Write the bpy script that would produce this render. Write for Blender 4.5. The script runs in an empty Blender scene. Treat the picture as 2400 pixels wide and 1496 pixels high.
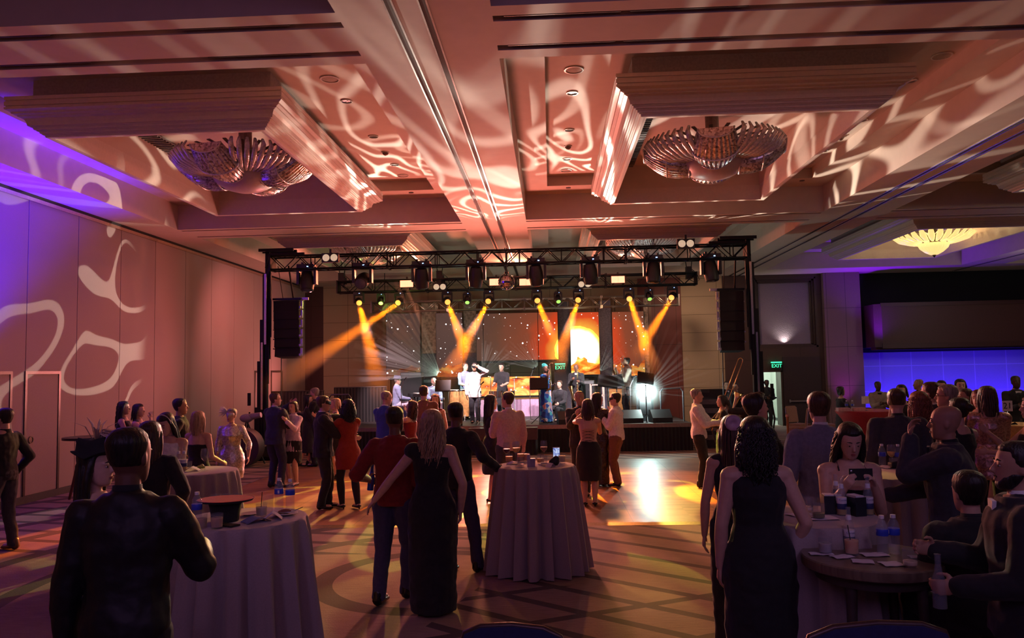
import bpy, math, random
from mathutils import Vector as V, Matrix, noise
import numpy as np
random.seed(7)
S = bpy.context.scene; COL = S.collection
R = math.radians; PI = math.pi
# ---------------------------------------------------------------- camera
CH = 2.0; F = 1800.0
_y, _p, _r = R(-2.809), R(3.884), R(-1.089)
cf = V((math.sin(_y)*math.cos(_p), math.cos(_y)*math.cos(_p), math.sin(_p)))
_rt = V((math.cos(_y), -math.sin(_y), 0)); _up = _rt.cross(cf)
crt = math.cos(_r)*_rt + math.sin(_r)*_up; cup = -math.sin(_r)*_rt + math.cos(_r)*_up
cd = bpy.data.cameras.new('camera'); cam = bpy.data.objects.new('camera', cd); COL.objects.link(cam)
cd.sensor_width = 36; cd.lens = 36*F/2400; cd.clip_start = .05; cd.clip_end = 200
cam.matrix_world = Matrix(((crt.x, cup.x, -cf.x, 0), (crt.y, cup.y, -cf.y, 0), (crt.z, cup.z, -cf.z, CH), (0, 0, 0, 1)))
S.camera = cam
def ray(x, y): return cf*F + crt*(x-1200) - cup*(y-748)
def onz(x, y, z=0.0): d = ray(x, y); return V((0, 0, CH)) + d*((z-CH)/d.z)     # point of the photo on a level plane
def ony(x, y, Y): d = ray(x, y); return V((0, 0, CH)) + d*(Y/d.y)               # point of the photo at a depth
S.view_settings.view_transform = 'Standard'; S.view_settings.look = 'None'
S.view_settings.exposure = 0.0; S.view_settings.gamma = 1.0; S.view_settings.use_curve_mapping = False
S.cycles.max_bounces = 5; S.cycles.diffuse_bounces = 3; S.cycles.glossy_bounces = 3; S.cycles.transmission_bounces = 5
S.cycles.volume_bounces = 0; S.cycles.transparent_max_bounces = 10; S.cycles.caustics_reflective = False; S.cycles.caustics_refractive = False
S.cycles.sample_clamp_indirect = 3.0; S.cycles.sample_clamp_direct = 0; S.cycles.use_light_tree = True
try: S.cycles.volume_step_rate = 4
except Exception: pass
# ---------------------------------------------------------------- world and lights
w = bpy.data.worlds.new('world'); S.world = w; w.use_nodes = True
w.node_tree.nodes['Background'].inputs[0].default_value = (.30, .16, .42, 1); w.node_tree.nodes['Background'].inputs[1].default_value = .05
def aim(o, t):
    d = V(t) - o.location; o.rotation_euler = d.to_track_quat('-Z', 'Y').to_euler()
def spot(loc, to, col, power, size, blend=.3, rad=.05, gobo=None):
    l = bpy.data.lights.new('spot_light', 'SPOT'); l.energy = power; l.color = col; l.spot_size = R(size); l.spot_blend = blend; l.shadow_soft_size = rad
    o = bpy.data.objects.new('spot_light', l); COL.objects.link(o); o.location = loc; aim(o, to)
    if gobo: gobo_nodes(l, *gobo)
    return o
def point(loc, col, power, rad=.1):
    l = bpy.data.lights.new('lamp_light', 'POINT'); l.energy = power; l.color = col; l.shadow_soft_size = rad
    o = bpy.data.objects.new('lamp_light', l); COL.objects.link(o); o.location = loc; return o
def area(loc, to, col, power, sx, sy=None):
    l = bpy.data.lights.new('area_light', 'AREA'); l.energy = power; l.color = col; l.shape = 'RECTANGLE'; l.size = sx; l.size_y = sy or sx
    o = bpy.data.objects.new('area_light', l); COL.objects.link(o); o.location = loc; aim(o, to); return o
def gobo_nodes(l, scale, bands, lo, hi, seed, floor=0.0):
    """metal gobo in the fixture: only swirling ribbons of light get out"""
    l.use_nodes = True; nt = l.node_tree; N = nt.nodes; L = nt.links
    em = [n for n in N if n.type == 'EMISSION'][0]
    tc = N.new('ShaderNodeTexCoord'); sp = N.new('ShaderNodeSeparateXYZ'); L.new(tc.outputs['Normal'], sp.inputs[0])
    def M(op, a, b=None):
        m = N.new('ShaderNodeMath'); m.operation = op
        for i, v in enumerate((a, b)):
            if v is None: continue
            if isinstance(v, (int, float)): m.inputs[i].default_value = v
            else: L.new(v, m.inputs[i])
        return m.outputs[0]
    u = M('DIVIDE', sp.outputs[0], sp.outputs[2]); v = M('DIVIDE', sp.outputs[1], sp.outputs[2])
    cb = N.new('ShaderNodeCombineXYZ'); L.new(u, cb.inputs[0]); L.new(v, cb.inputs[1]); cb.inputs[2].default_value = seed
    ns = N.new('ShaderNodeTexNoise'); ns.inputs['Scale'].default_value = scale; ns.inputs['Detail'].default_value = 0; ns.inputs['Distortion'].default_value = .3
    L.new(cb.outputs[0], ns.inputs['Vector'])
    s = M('SINE', M('MULTIPLY', ns.outputs[0], bands))
    mr = N.new('ShaderNodeMapRange'); mr.interpolation_type = 'SMOOTHSTEP'; L.new(s, mr.inputs[0]); mr.inputs[1].default_value = lo; mr.inputs[2].default_value = hi
    mr.inputs[3].default_value = floor; mr.inputs[4].default_value = 1
    L.new(mr.outputs[0], em.inputs['Strength'])
LIGHTS = []
WARM = (1, .84, .68); PINK = (1, .40, .33); AMB = (1, .20, .002); VIO = (.22, .02, 1)
# front truss heads throw gobo swirls up and back over the crowd's ceiling
spot((-3.0, 17.55, 3.75), (-4.6, 9.5, 5.6), WARM, 2300, 62, .6, .03, (4.4, 44, .45, .95, 1.3, .0))
spot((1.0, 17.55, 3.75), (2.0, 10.2, 5.6), WARM, 2400, 62, .6, .03, (4.4, 44, .45, .95, 4.7, .0))
spot((-1.15, 17.5, 3.6), (-1.2, 5.5, 5.3), WARM, 1900, 60, .7, .03, (4.4, 44, .4, .95, 9.1, .0))
spot((2.4, 17.55, 3.75), (6.9, 9.5, 5.3), WARM, 2500, 58, .6, .03, (3.6, 34, .4, .95, 18.9, .0))
spot((-1.7, 17.5, 3.6), (-8.6, 12.3, 2.9), (1, .85, .70), 1700, 50, .3, .015, (5.2, 20, .80, .86, 5.5, .0))
# salmon wash over ceiling and walls from the stage front
spot((-1.0, 18.2, 1.5), (-1.0, 5.5, 6.2), (1, .25, .19), 2050, 125, 1, .4)
spot((-5.4, 18.0, 1.9), (-8.6, 13.0, 3.0), (1, .24, .24), 420, 120, 1, .4)
spot((-6.9, 24.0, 1.2), (-8.4, 22.0, 3.4), (1, .26, .24), 260, 130, 1, .3); spot((-6.0, 18.6, 4.9), (-8.6, 21.5, 2.0), (1, .26, .24), 500, 110, 1, .3)
# orange blinders and stage wash
[spot((x_, 21.7, 4.78), (x_, 20.2, 5.7), (1, .22, .12), 260, 160, .8, .1) for x_ in (-3.9, -1.0, 2.0)]; [spot((x_, 21.7, 4.5), (x_*.6-1, 10, 1.0), (1, .25, .12), 200, 120, .8, .1) for x_ in (-3.9, 2.0)]
spot((-2.2, 18.6, 4.2), (-1.6, 21.5, 1.4), (1, .72, .76), 2300, 50, .7); spot((.6, 18.6, 4.2), (.4, 21.5, 1.4), (1, .76, .82), 2000, 55, .7); spot((-4.6, 18.6, 4.0), (-4.2, 21.2, 1.3), (1, .66, .72), 1500, 40, .7)
spot((1.5, 22.6, 3.8), (2.5, 26.6, 2.6), (1, .48, .25), 70, 110, 1, .3); spot((-3.5, 23.0, 3.9), (-4.5, 26.6, 2.4), (1, .45, .32), 60, 110, 1, .3)
# carpet and dance floor: yellow gobo swirls, warm wash
spot((.6, 17.5, 3.7), (1.9, 12.6, 0), (.80, 1, .06), 3000, 40, .3, .015, (4.6, 22, .80, .86, 6.2, 0))
spot((-1.6, 17.5, 3.7), (-2.6, 12.6, 0), (.85, 1, .12), 2600, 44, .3, .015, (4.6, 22, .80, .86, 2.2, 0))
spot((1.9, 17.5, 3.8), (1.8, 7.6, 0), (1, .72, .14), 2400, 44, .3, .03, (2.6, 26, .2, .8, 7.7, .0))
spot((-3.3, 17.5, 3.8), (-3.0, 7.6, 0), (1, .72, .16), 1500, 46, .3, .03, (2.6, 26, .3, .8, 8.8, .0))
spot((-1.2, 17.4, 4.3), (-1.0, 8.5, 0), (1, .32, .22), 1500, 95, 1, .2)
# house: violet uplights, chandelier glow, and added dim violet fill behind the camera
spot((-7.6, 8.6, .4), (-8.62, 11.1, 5.0), (.04, .0, 1), 9000, 50, 1, .1)
area((0, -2.6, 4.3), (0, 6, .8), (.62, .34, .95), 44, 7, 1.5)
spot((2.6, 1.2, 4.9), (1.9, 4.7, .9), (.72, .55, 1), 55, 26, .9, .3); spot((-2.6, 1.2, 4.9), (-2.1, 5.0, .9), (.72, .45, 1), 60, 24, .9, .3)  # added lilac spots, no real fixtures, lifting the near table tops
area((6, -1.5, 4.6), (3, 6, .8), (.42, .34, .9), 14, 4, 1.5)
for x_ in (11.2, 12.7, 14.2, 15.7): spot((x_, 25.9, .15), (x_, 27.1, 1.9), (.03, .0, 1), 210, 120, 1, .1)
spot((9.75, 25.7, .2), (9.75, 26.1, 3.2), (.55, .03, 1), 120, 60, 1, .05); spot((10.2, 25.2, 2.6), (10.8, 24.4, 5.2), (.16, .0, 1), 420, 130, 1, .1)
spot((7.95, 26.42, 2.72), (7.9, 26.55, 4.2), (1, .9, .7), 30, 120, 1, .02)
spot((3.4, 22.6, 4.7), (5.3, 26.4, 2.6), (1, .62, .40), 330, 80, 1, .2)  # added spot that brightens the beige wall right of the stage
spot((.8, 17.4, 3.8), (1.2, 12.8, 0), (1, .34, .07), 1500, 58, .5, .1); spot((-3.4, 17.4, 3.8), (-2.6, 12.8, 0), (1, .34, .07), 900, 50, .5, .1)
point((10.0, 11.9, 5.25), (1, .80, .52), 120, .3); point((13.5, 20.5, 3.8), (.9, .8, .75), 60, .5)

# ---------------------------------------------------------------- mesh helpers
class MB:
    def __init__(s): s.v = []; s.f = []
    def add(s, vs, fs, T=None):
        n = len(s.v)
        s.v += [tuple(T @ V(p)) for p in vs] if T else [tuple(p) for p in vs]
        s.f += [tuple(n+i for i in f) for f in fs]; return s
    def box(s, c, d, rz=0, T=None):
        x, y, z = d[0]/2, d[1]/2, d[2]/2
        vs = [V((i*x, j*y, k*z)) for k in (-1, 1) for j in (-1, 1) for i in (-1, 1)]
        if rz: m = Matrix.Rotation(rz, 3, 'Z'); vs = [m @ p for p in vs]
        vs = [p+V(c) for p in vs]
        return s.add(vs, [(0, 2, 3, 1), (4, 5, 7, 6), (0, 1, 5, 4), (2, 6, 7, 3), (0, 4, 6, 2), (1, 3, 7, 5)], T)
    def b(s, x0, x1, y0, y1, z0, z1, T=None): return s.box(((x0+x1)/2, (y0+y1)/2, (z0+z1)/2), (abs(x1-x0), abs(y1-y0), abs(z1-z0)), 0, T)
    def rings(s, rs, closed=False, caps=True, T=None):
        n = len(rs[0]); vs = [p for r in rs for p in r]; fs = []
        m = len(rs)
        for i in range(m if closed else m-1):
            for j in range(n):
                a, b_ = i*n+j, i*n+(j+1) % n; c, d = ((i+1) % m)*n+(j+1) % n, ((i+1) % m)*n+j
                fs.append((a, b_, c, d))
        if caps and not closed: fs += [tuple(range(n))[::-1], tuple(range((m-1)*n, m*n))]
        return s.add(vs, fs, T)
    def lathe(s, prof, n=20, c=(0, 0, 0), ripple=None, T=None):
        rs = []
        for k, (r, z) in enumerate(prof):
            rr = []
            for j in range(n):
                a = 2*PI*j/n; q = r*(1+(ripple(k, a) if ripple else 0)); rr.append(V((c[0]+q*math.cos(a), c[1]+q*math.sin(a), c[2]+z)))
            rs.append(rr)
        return s.rings(rs, T=T)
    def stack(s, rs, n=16, rip=0, k=8, T=None):
        """rings of (cx, cy, z, rx, ry)"""
        out = []
        for i, (cx, cy, z, rx, ry) in enumerate(rs):
            q = rip*i/max(1, len(rs)-1)
            out.append([V((cx+rx*(1+q*math.cos(k*t))*math.cos(t), cy+ry*(1+q*math.cos(k*t))*math.sin(t), z)) for t in [2*PI*j/n for j in range(n)]])
        return s.rings(out, T=T)
    def tube(s, pts, rad, n=8, T=None, caps=True, flat=1, up=None):
        pts = [V(p) for p in pts]; m = len(pts)
        rad = rad if isinstance(rad, (list, tuple)) else [rad]*m
        d0 = (pts[1]-pts[0]).normalized(); u = V(up) if up else (V((0, 0, 1)) if abs(d0.z) < .9 else V((1, 0, 0)))
        rs = []
        for i in range(m):
            d = (pts[min(i+1, m-1)]-pts[max(i-1, 0)]).normalized()
            a = u.cross(d)
            if a.length < 1e-4: a = V((1, 0, 0)).cross(d)
            a.normalize(); b_ = d.cross(a); u = b_
            rs.append([pts[i]+a*math.cos(t)*rad[i]+b_*math.sin(t)*rad[i]*flat for t in [2*PI*j/n for j in range(n)]])
        return s.rings(rs, caps=caps, T=T)
    def cap(s, a, b_, r0, r1, n=12, T=None):
        """tapered limb with rounded ends"""
        a, b_ = V(a), V(b_); d = (b_-a); L = d.length
        if L < 1e-5: return s
        d /= L
        pts = [a-d*r0*.95, a-d*r0*.7, a-d*r0*.2, a, b_, b_+d*r1*.2, b_+d*r1*.7, b_+d*r1*.95]
        return s.tube(pts, [r0*.25, r0*.7, r0*.97, r0, r1, r1*.97, r1*.7, r1*.25], n, T)
    def ball(s, c, r, n=12, m=8, T=None):
        if not isinstance(r, (tuple, list)): r = (r, r, r)
        rs = []
        for i in range(m+1):
            t = PI*(.03+.94*i/m)
            rs.append([V((c[0]+r[0]*math.sin(t)*math.cos(q), c[1]+r[1]*math.sin(t)*math.sin(q), c[2]-r[2]*math.cos(t))) for q in [2*PI*j/n for j in range(n)]])
        return s.rings(rs, T=T)
    def poly(s, pts, T=None): return s.add(pts, [tuple(range(len(pts)))], T)
    def prism(s, out, z0, z1, T=None):
        n = len(out); return s.rings([[V((p[0], p[1], z0)) for p in out], [V((p[0], p[1], z1)) for p in out]], T=T)
    def build(s, name, m, parent=None, smooth=None, loc=None):
        me = bpy.data.meshes.new(name); me.from_pydata(s.v, [], s.f); me.update()
        if m: me.materials.append(m)
        if smooth is not None:
            me.polygons.foreach_set('use_smooth', [True]*len(me.polygons))
            if smooth > 0:
                try: me.set_sharp_from_angle(angle=R(smooth))
                except Exception: pass
        o = bpy.data.objects.new(name, me); COL.objects.link(o)
        if parent: o.parent = parent
        if loc: o.location = loc
        return o
def tag(o, label=None, cat=None, group=None, kind=None):
    if label: o['label'] = label
    if cat: o['category'] = cat
    if group: o['group'] = group
    if kind: o['kind'] = kind
    return o
def thing(name, label, cat, loc=(0, 0, 0), rz=0, group=None):
    o = bpy.data.objects.new(name, None); o.empty_display_size = .1; COL.objects.link(o); o.location = loc; o.rotation_euler = (0, 0, rz)
    return tag(o, label, cat, group)
def struct(name, mb, m, smooth=None): return tag(mb.build(name, m, None, smooth), kind='structure')
def copy_tree(o, parent=None):
    c = o.copy(); COL.objects.link(c); c.parent = parent
    for ch in list(o.children): copy_tree(ch, c)
    return c
def letters(body, size, m, parent, loc, rot, ext=.001, name='lettering', curve=0):
    tc_ = bpy.data.curves.new(name, 'FONT'); tc_.body = body; tc_.size = size; tc_.align_x = 'CENTER'; tc_.align_y = 'CENTER'; tc_.extrude = ext; tc_.resolution_u = 3
    o = bpy.data.objects.new(name, tc_); COL.objects.link(o); bpy.context.view_layer.update()
    me = bpy.data.meshes.new_from_object(o.evaluated_get(bpy.context.evaluated_depsgraph_get())); bpy.data.objects.remove(o)
    if curve:
        for v_ in me.vertices: a = v_.co.x/curve; q = curve+v_.co.z; v_.co = (q*math.sin(a), v_.co.y, q*math.cos(a)-curve)
    me.materials.clear(); me.materials.append(m); o = bpy.data.objects.new(name, me); COL.objects.link(o); o.parent = parent; o.location = loc; o.rotation_euler = rot; return o
# ---------------------------------------------------------------- materials
MATS = {}
def mat(name, col=(.5, .5, .5), rough=.6, metal=0, em=None, es=0, nz=.12, sc=30, bump=0, trans=0, ior=1.45, alpha=1, coat=0, sheen=0):
    if name in MATS: return MATS[name]
    m = bpy.data.materials.new(name); m.use_nodes = True; nt = m.node_tree; N = nt.nodes; L = nt.links; p = N['Principled BSDF']
    p.inputs['Roughness'].default_value = rough; p.inputs['Metallic'].default_value = metal
    tc = N.new('ShaderNodeTexCoord'); n = N.new('ShaderNodeTexNoise'); n.inputs['Scale'].default_value = sc; L.new(tc.outputs['Object'], n.inputs['Vector'])
    cr = N.new('ShaderNodeValToRGB'); cr.color_ramp.elements[0].position = .3; cr.color_ramp.elements[1].position = .7
    cr.color_ramp.elements[0].color = (*[c*(1-nz) for c in col], 1); cr.color_ramp.elements[1].color = (*[min(1, c*(1+nz)) for c in col], 1)
    L.new(n.outputs['Fac'], cr.inputs[0]); L.new(cr.outputs[0], p.inputs['Base Color'])
    if bump:
        b_ = N.new('ShaderNodeBump'); b_.inputs['Strength'].default_value = bump; b_.inputs['Distance'].default_value = .01; L.new(n.outputs['Fac'], b_.inputs['Height']); L.new(b_.outputs[0], p.inputs['Normal'])
    if em: p.inputs['Emission Color'].default_value = (*em, 1); p.inputs['Emission Strength'].default_value = es
    if trans: p.inputs['Transmission Weight'].default_value = trans; p.inputs['IOR'].default_value = ior
    if alpha < 1: p.inputs['Alpha'].default_value = alpha
    if coat: p.inputs['Coat Weight'].default_value = coat
    if sheen: p.inputs['Sheen Weight'].default_value = sheen
    MATS[name] = m; return m
class NT:
    """tiny node-graph helper"""
    def __init__(s, name, rough=.6):
        s.m = bpy.data.materials.new(name); s.m.use_nodes = True; s.N = s.m.node_tree.nodes; s.L = s.m.node_tree.links; s.p = s.N['Principled BSDF']; s.p.inputs['Roughness'].default_value = rough
        s.tc = s.N.new('ShaderNodeTexCoord')
    def set(s, sock, v):
        if isinstance(v, (int, float)): sock.default_value = v
        elif isinstance(v, (tuple, list)): sock.default_value = v if len(v) == len(sock.default_value) else (*v, 1)
        else: s.L.new(v, sock)
    def M(s, op, a, b=None, c=None):
        m = s.N.new('ShaderNodeMath'); m.operation = op
        for i, v in enumerate((a, b, c)):
            if v is not None: s.set(m.inputs[i], v)
        return m.outputs[0]
    def xyz(s, v=None):
        m = s.N.new('ShaderNodeSeparateXYZ'); s.L.new(v or s.tc.outputs['Object'], m.inputs[0]); return m.outputs
    def comb(s, x, y, z=0):
        m = s.N.new('ShaderNodeCombineXYZ'); [s.set(m.inputs[i], v) for i, v in enumerate((x, y, z))]; return m.outputs[0]
    def noise(s, v, scale, det=2, dist=0):
        m = s.N.new('ShaderNodeTexNoise'); s.L.new(v, m.inputs['Vector']); m.inputs['Scale'].default_value = scale; m.inputs['Detail'].default_value = det; m.inputs['Distortion'].default_value = dist; return m.outputs['Fac']
    def vor(s, v, scale, feat='F1', out='Distance', rnd=1):
        m = s.N.new('ShaderNodeTexVoronoi'); m.feature = feat; s.L.new(v, m.inputs['Vector']); m.inputs['Scale'].default_value = scale; m.inputs['Randomness'].default_value = rnd; s.last = m; return m.outputs[out]
    def ramp(s, f, stops, interp='LINEAR'):
        m = s.N.new('ShaderNodeValToRGB'); m.color_ramp.interpolation = interp; e = m.color_ramp.elements
        while len(e) < len(stops): e.new(.5)
        for i, (p_, c) in enumerate(stops): e[i].position = p_; e[i].color = (*c, 1)
        s.set(m.inputs[0], f); return m.outputs[0]
    def mix(s, f, a, b_):
        m = s.N.new('ShaderNodeMix'); m.data_type = 'RGBA'; s.set(m.inputs[0], f); s.set(m.inputs[6], a); s.set(m.inputs[7], b_); return m.outputs[2]
    def band(s, v, lo, hi):     # 1 inside
        return s.M('MULTIPLY', s.M('GREATER_THAN', v, lo), s.M('LESS_THAN', v, hi))
    def base(s, v): s.set(s.p.inputs['Base Color'], v)
    def bump(s, h, st=.3, d=.01):
        b_ = s.N.new('ShaderNodeBump'); b_.inputs['Strength'].default_value = st; b_.inputs['Distance'].default_value = d; s.L.new(h, b_.inputs['Height']); s.L.new(b_.outputs[0], s.p.inputs['Normal'])
    def done(s, name=None): MATS[s.m.name] = s.m; return s.m
BLK = mat('black_paint', (.012, .012, .014), .45); BLKM = mat('black_matte', (.01, .01, .012), .9)
METAL = mat('steel', (.55, .55, .56), .3, 1); CHROME = mat('chrome', (.8, .8, .82), .12, 1)
PLASTER = mat('ceiling_paint', (.62, .50, .42), .75, nz=.03, sc=6); TRIM = mat('moulding_paint', (.66, .55, .47), .45, nz=.04)
DARK = mat('slot_black', (.01, .008, .01), .8)
GLASS = mat('clear_glass', (1, 1, 1), .03, trans=1, nz=0); 
# ---------------------------------------------------------------- floor
def carpet():
    t = NT('patterned_carpet', .95); o = t.xyz(); x, y = o[0], o[1]
    wob = t.noise(t.tc.outputs['Object'], 2.5, 2)
    def fam(ax, ay, off, sp, wd):          # parallel dark bars
        d = t.M('ADD', t.M('ADD', t.M('MULTIPLY', x, ax), t.M('MULTIPLY', y, ay)), off)
        d = t.M('FRACT', t.M('MULTIPLY', d, 1/sp)); return t.M('LESS_THAN', d, wd)
    A = fam(.60, .80, 0, .48, .22); B = t.M('MULTIPLY', fam(-.43, .90, .3, .85, .12), t.M('LESS_THAN', y, 7.3))
    zone = t.M('GREATER_THAN', t.M('ADD', x, t.M('MULTIPLY', t.M('SINE', t.M('MULTIPLY', y, .5)), .6)), -1.0)
    def arcs(cx, cy, sp, w):
        r = t.M('SQRT', t.M('ADD', t.M('POWER', t.M('SUBTRACT', x, cx), 2), t.M('POWER', t.M('SUBTRACT', y, cy), 2)))
        return t.M('LESS_THAN', t.M('FRACT', t.M('MULTIPLY', r, 1/sp)), w)
    C = t.M('MAXIMUM', arcs(-1.2, 7.6, .95, .22), t.M('MULTIPLY', fam(.2, .98, .1, .5, .25), t.M('GREATER_THAN', y, 8.6)))
    pat = t.M('ADD', t.M('MULTIPLY', t.M('MAXIMUM', A, B), zone), t.M('MULTIPLY', C, t.M('SUBTRACT', 1, zone)))
    big = t.noise(t.tc.outputs['Object'], .8, 3, .5); f = t.noise(t.tc.outputs['Object'], 60, 3); 
    st = t.noise(t.comb(t.M('MULTIPLY', x, 3), t.M('MULTIPLY', y, 30)), 2, 3)
    base = t.ramp(t.M('ADD', t.M('MULTIPLY', big, .5), t.M('MULTIPLY', st, .5)), [(.3, (.20, .12, .10)), (.5, (.32, .21, .17)), (.7, (.42, .31, .22))])
    c = t.mix(t.M('MULTIPLY', pat, .9), base, (.035, .024, .026)); c = t.mix(t.M('MULTIPLY', f, .35), c, (.1, .06, .05)); t.base(c); t.bump(f, .4); return t.done()
struct('floor', MB().b(-8.6, 16.6, -3.0, 26.6, -.1, 0), carpet())
def parquet():
    t = NT('dance_floor_wood', .38); t.p.inputs['Specular IOR Level'].default_value = .22; o = t.xyz(); x, y = o[0], o[1]
    pl = t.comb(t.M('MULTIPLY', x, 1.6), t.M('MULTIPLY', y, 12)); g = t.noise(pl, 3, 4, .4)
    cell = t.vor(t.comb(t.M('FLOOR', t.M('MULTIPLY', x, 1.1)), t.M('FLOOR', t.M('MULTIPLY', y, 9))), 1, out='Color')
    c = t.ramp(t.M('ADD', t.M('MULTIPLY', g, .7), t.M('MULTIPLY', t.xyz(cell)[0], .3)), [(.25, (.22, .10, .055)), (.75, (.42, .21, .11))])
    seam = t.M('MAXIMUM', t.M('LESS_THAN', t.M('FRACT', t.M('MULTIPLY', t.M('ADD', x, .2), .82)), .008), t.M('LESS_THAN', t.M('FRACT', t.M('MULTIPLY', t.M('ADD', y, .05), .82)), .008))
    t.base(t.mix(t.M('MULTIPLY', seam, .7), c, (.05, .03, .02))); return t.done()
df = thing('dance_floor', 'portable wooden parquet dance floor laid on the carpet before the stage', 'dance floor')
MB().b(-5.6, 4.3, 10.15, 17.2, 0, .022).build('floor_panel', parquet(), df)
ed = MB(); T_ = .09
for a, b_ in (((-5.6, 10.15), (4.3, 10.15)), ((4.3, 10.15), (4.3, 17.2)), ((4.3, 17.2), (-5.6, 17.2)), ((-5.6, 17.2), (-5.6, 10.15))):
    a, b_ = V((*a, 0)), V((*b_, 0)); d = (b_-a).normalized(); n = V((d.y, -d.x, 0))*T_
    ed.rings([[a, a+n, a+V((0, 0, .022))], [b_, b_+n, b_+V((0, 0, .022))]])
ed.build('edge_ramp', mat('brass_edge', (.52, .40, .25), .35, .7), df)
# ---------------------------------------------------------------- walls
def wallmat(name, col, sx, sz, line=.006, rough=.8, axis=0, lc=.25, z0=0, off=0):
    t = NT(name, rough); o = t.xyz(); a = t.M('ADD', o[axis], off); z = o[2]
    s1 = t.M('LESS_THAN', t.M('FRACT', t.M('MULTIPLY', a, 1/sx)), line/sx)
    s2 = t.M('LESS_THAN', t.M('FRACT', t.M('MULTIPLY', t.M('SUBTRACT', z, z0), 1/sz)), line/sz) if sz else 0
    s = t.M('MAXIMUM', s1, s2); f = t.noise(t.tc.outputs['Object'], 90, 2); 
    c = t.ramp(f, [(.3, tuple(q*.93 for q in col)), (.7, tuple(q*1.06 for q in col))]); t.base(t.mix(s, c, tuple(q*lc for q in col))); t.bump(t.M('SUBTRACT', f, t.M('MULTIPLY', s, 3)), .15); return t.done()
seam_y = [onz(x, 1150, 0).y for x in ()]
wl = MB(); ys = [-3.0]; 
WX = -8.6
cuts = [12.62, 14.02, 15.35, 16.72, 18.1, 19.45, 20.8, 22.1, 23.4, 24.7]; cuts = [y for y in (-.4, 1.0, 2.4, 3.8, 5.2, 6.6, 8.0)] + [9.4, 10.8, 12.2, 13.55, 14.95, 16.3, 17.7, 19.1, 20.5, 21.9, 23.3, 24.7, 26.1]
WALLF = wallmat('folding_wall_fabric', (.36, .27, .25), 100, 0)
prev = -3.0
for y in cuts+[26.6]:
    wl.b(WX-.12, WX, prev+.008, y-.008, .12, 4.98); prev = y
wl.b(WX-.14, WX-.03, -3, 26.6, 0, 5.1)
struct('wall_left', wl, WALLF)
struct('baseboard_left', MB().b(WX-.04, WX+.015, -3, 26.6, 0, .12), mat('dark_skirting', (.05, .035, .03), .5))
tr = MB(); tr.b(WX-.1, WX+.05, -3, 26.6, 4.98, 5.04); struct('trim_1', tr, mat('brass_track', (.55, .42, .33), .25, .9))
struct('trim_2', MB().b(WX-.1, WX+.03, -3, 26.6, 5.04, 5.10), DARK)
# pass doors in the folding wall
DFR = mat('door_outline', (.10, .07, .06), .35, .5)
for i, (a, b_) in enumerate(((11.3, 12.05), (12.75, 13.5))):
    pass
def wall_door(n, y0, y1, z1):
    d = tag(thing('door_%d' % n, None, None), kind='structure'); f = MB()
    for q in (y0, y1): f.b(WX-.01, WX+.02, q-.025, q+.025, .12, z1)
    f.b(WX-.01, WX+.02, y0-.025, y1+.025, z1, z1+.05); f.build('door_frame', DFR, d)
    MB().b(WX-.005, WX+.008, y0+.03, y1-.03, .13, z1-.01).build('door_panel', WALLF, d)
    return d
def wy(px, py): q = ray(px, py); return q.y*(WX/q.x)
d1 = wall_door(1, wy(57, 1000), wy(136, 1000), 2.1)
d0 = wall_door(2, wy(57, 1000)-1.45, wy(57, 1000)-.35, 2.1)
T = Matrix.Translation((WX+.012, wy(70, 1042), 1.02)) @ Matrix.Rotation(PI/2, 4, 'Y')
MB().lathe([(0.001, 0), (.06, 0), (.06, .012), (.045, .012), (.043, .004), (.001, .004)], 24, T=T).build('pull_handle', mat('bronze', (.12, .08, .06), .35, .8), d1, 30)
wall_door(3, 22.0, 22.95, 2.1); wall_door(4, 23.3, 24.25, 2.1)
# back wall: pieces from left to right
BW = 26.6
BEIGE = wallmat('beige_wall_panel', (.42, .32, .22), 1.42, .62, .012, z0=.08, off=-.02); DARKW = wallmat('dark_wood_wall', (.060, .028, .026), 1.4, 1.1, .01, .45); MAROON = wallmat('maroon_wall_panel', (.17, .045, .04), .72, 1.4, .012, .5)
struct('wall_back_1', MB().b(-8.7, -7.95, BW, BW+.3, 0, 5.6), DARKW)
struct('wall_back_2', MB().b(-7.95, 3.05, BW, BW+.3, 0, 5.6), BEIGE)
struct('wall_back_3', MB().b(3.05, 4.5, BW-.12, BW+.3, 0, 5.6), MAROON)
struct('wall_back_4', MB().b(4.5, 5.9, BW-.18, BW+.3, 0, 5.6), BEIGE)
wr = MB(); x0, x1 = 7.06, 7.72     # dark wall with the open doorway (7.06-7.72) and window bay
wr.b(5.9, x0, BW-.25, BW+.3, 0, 2.45); wr.b(x1, 9.2, BW-.25, BW+.3, 0, 2.45); wr.b(x0, x1, BW-.25, BW+.3, 1.80, 2.45)
wr.b(5.9, 6.95, BW-.25, BW+.3, 2.45, 5.6); wr.b(9.02, 9.2, BW-.25, BW+.3, 2.45, 5.6); wr.b(6.95, 9.02, BW-.25, BW+.3, 5.0, 5.6); wr.b(6.95, 9.02, BW-.25, BW+.3, 2.45, 2.62)
struct('wall_back_5', wr, DARKW)
struct('wall_back_6', MB().b(9.2, 10.4, BW-.45, BW+.3, 0, 5.6), wallmat('column_panel', (.22, .13, .13), .62, 1.3, .012, .5, off=.02))
bb = MB()
bb.b(10.4, 16.7, BW+.35, BW+.6, 0, 2.6); struct('wall_back_7', bb, wallmat('niche_panel', (.42, .40, .46), 1.05, .86, .025, .35, lc=1.5, z0=.2, off=.3))
MB_ = MB(); MB_.b(10.4, 16.7, BW+.3, BW+.6, 2.4, 5.6); struct('wall_back_8', MB_, BLKM)  # black sheet stands in for the darkness of the opening above the balcony
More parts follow.
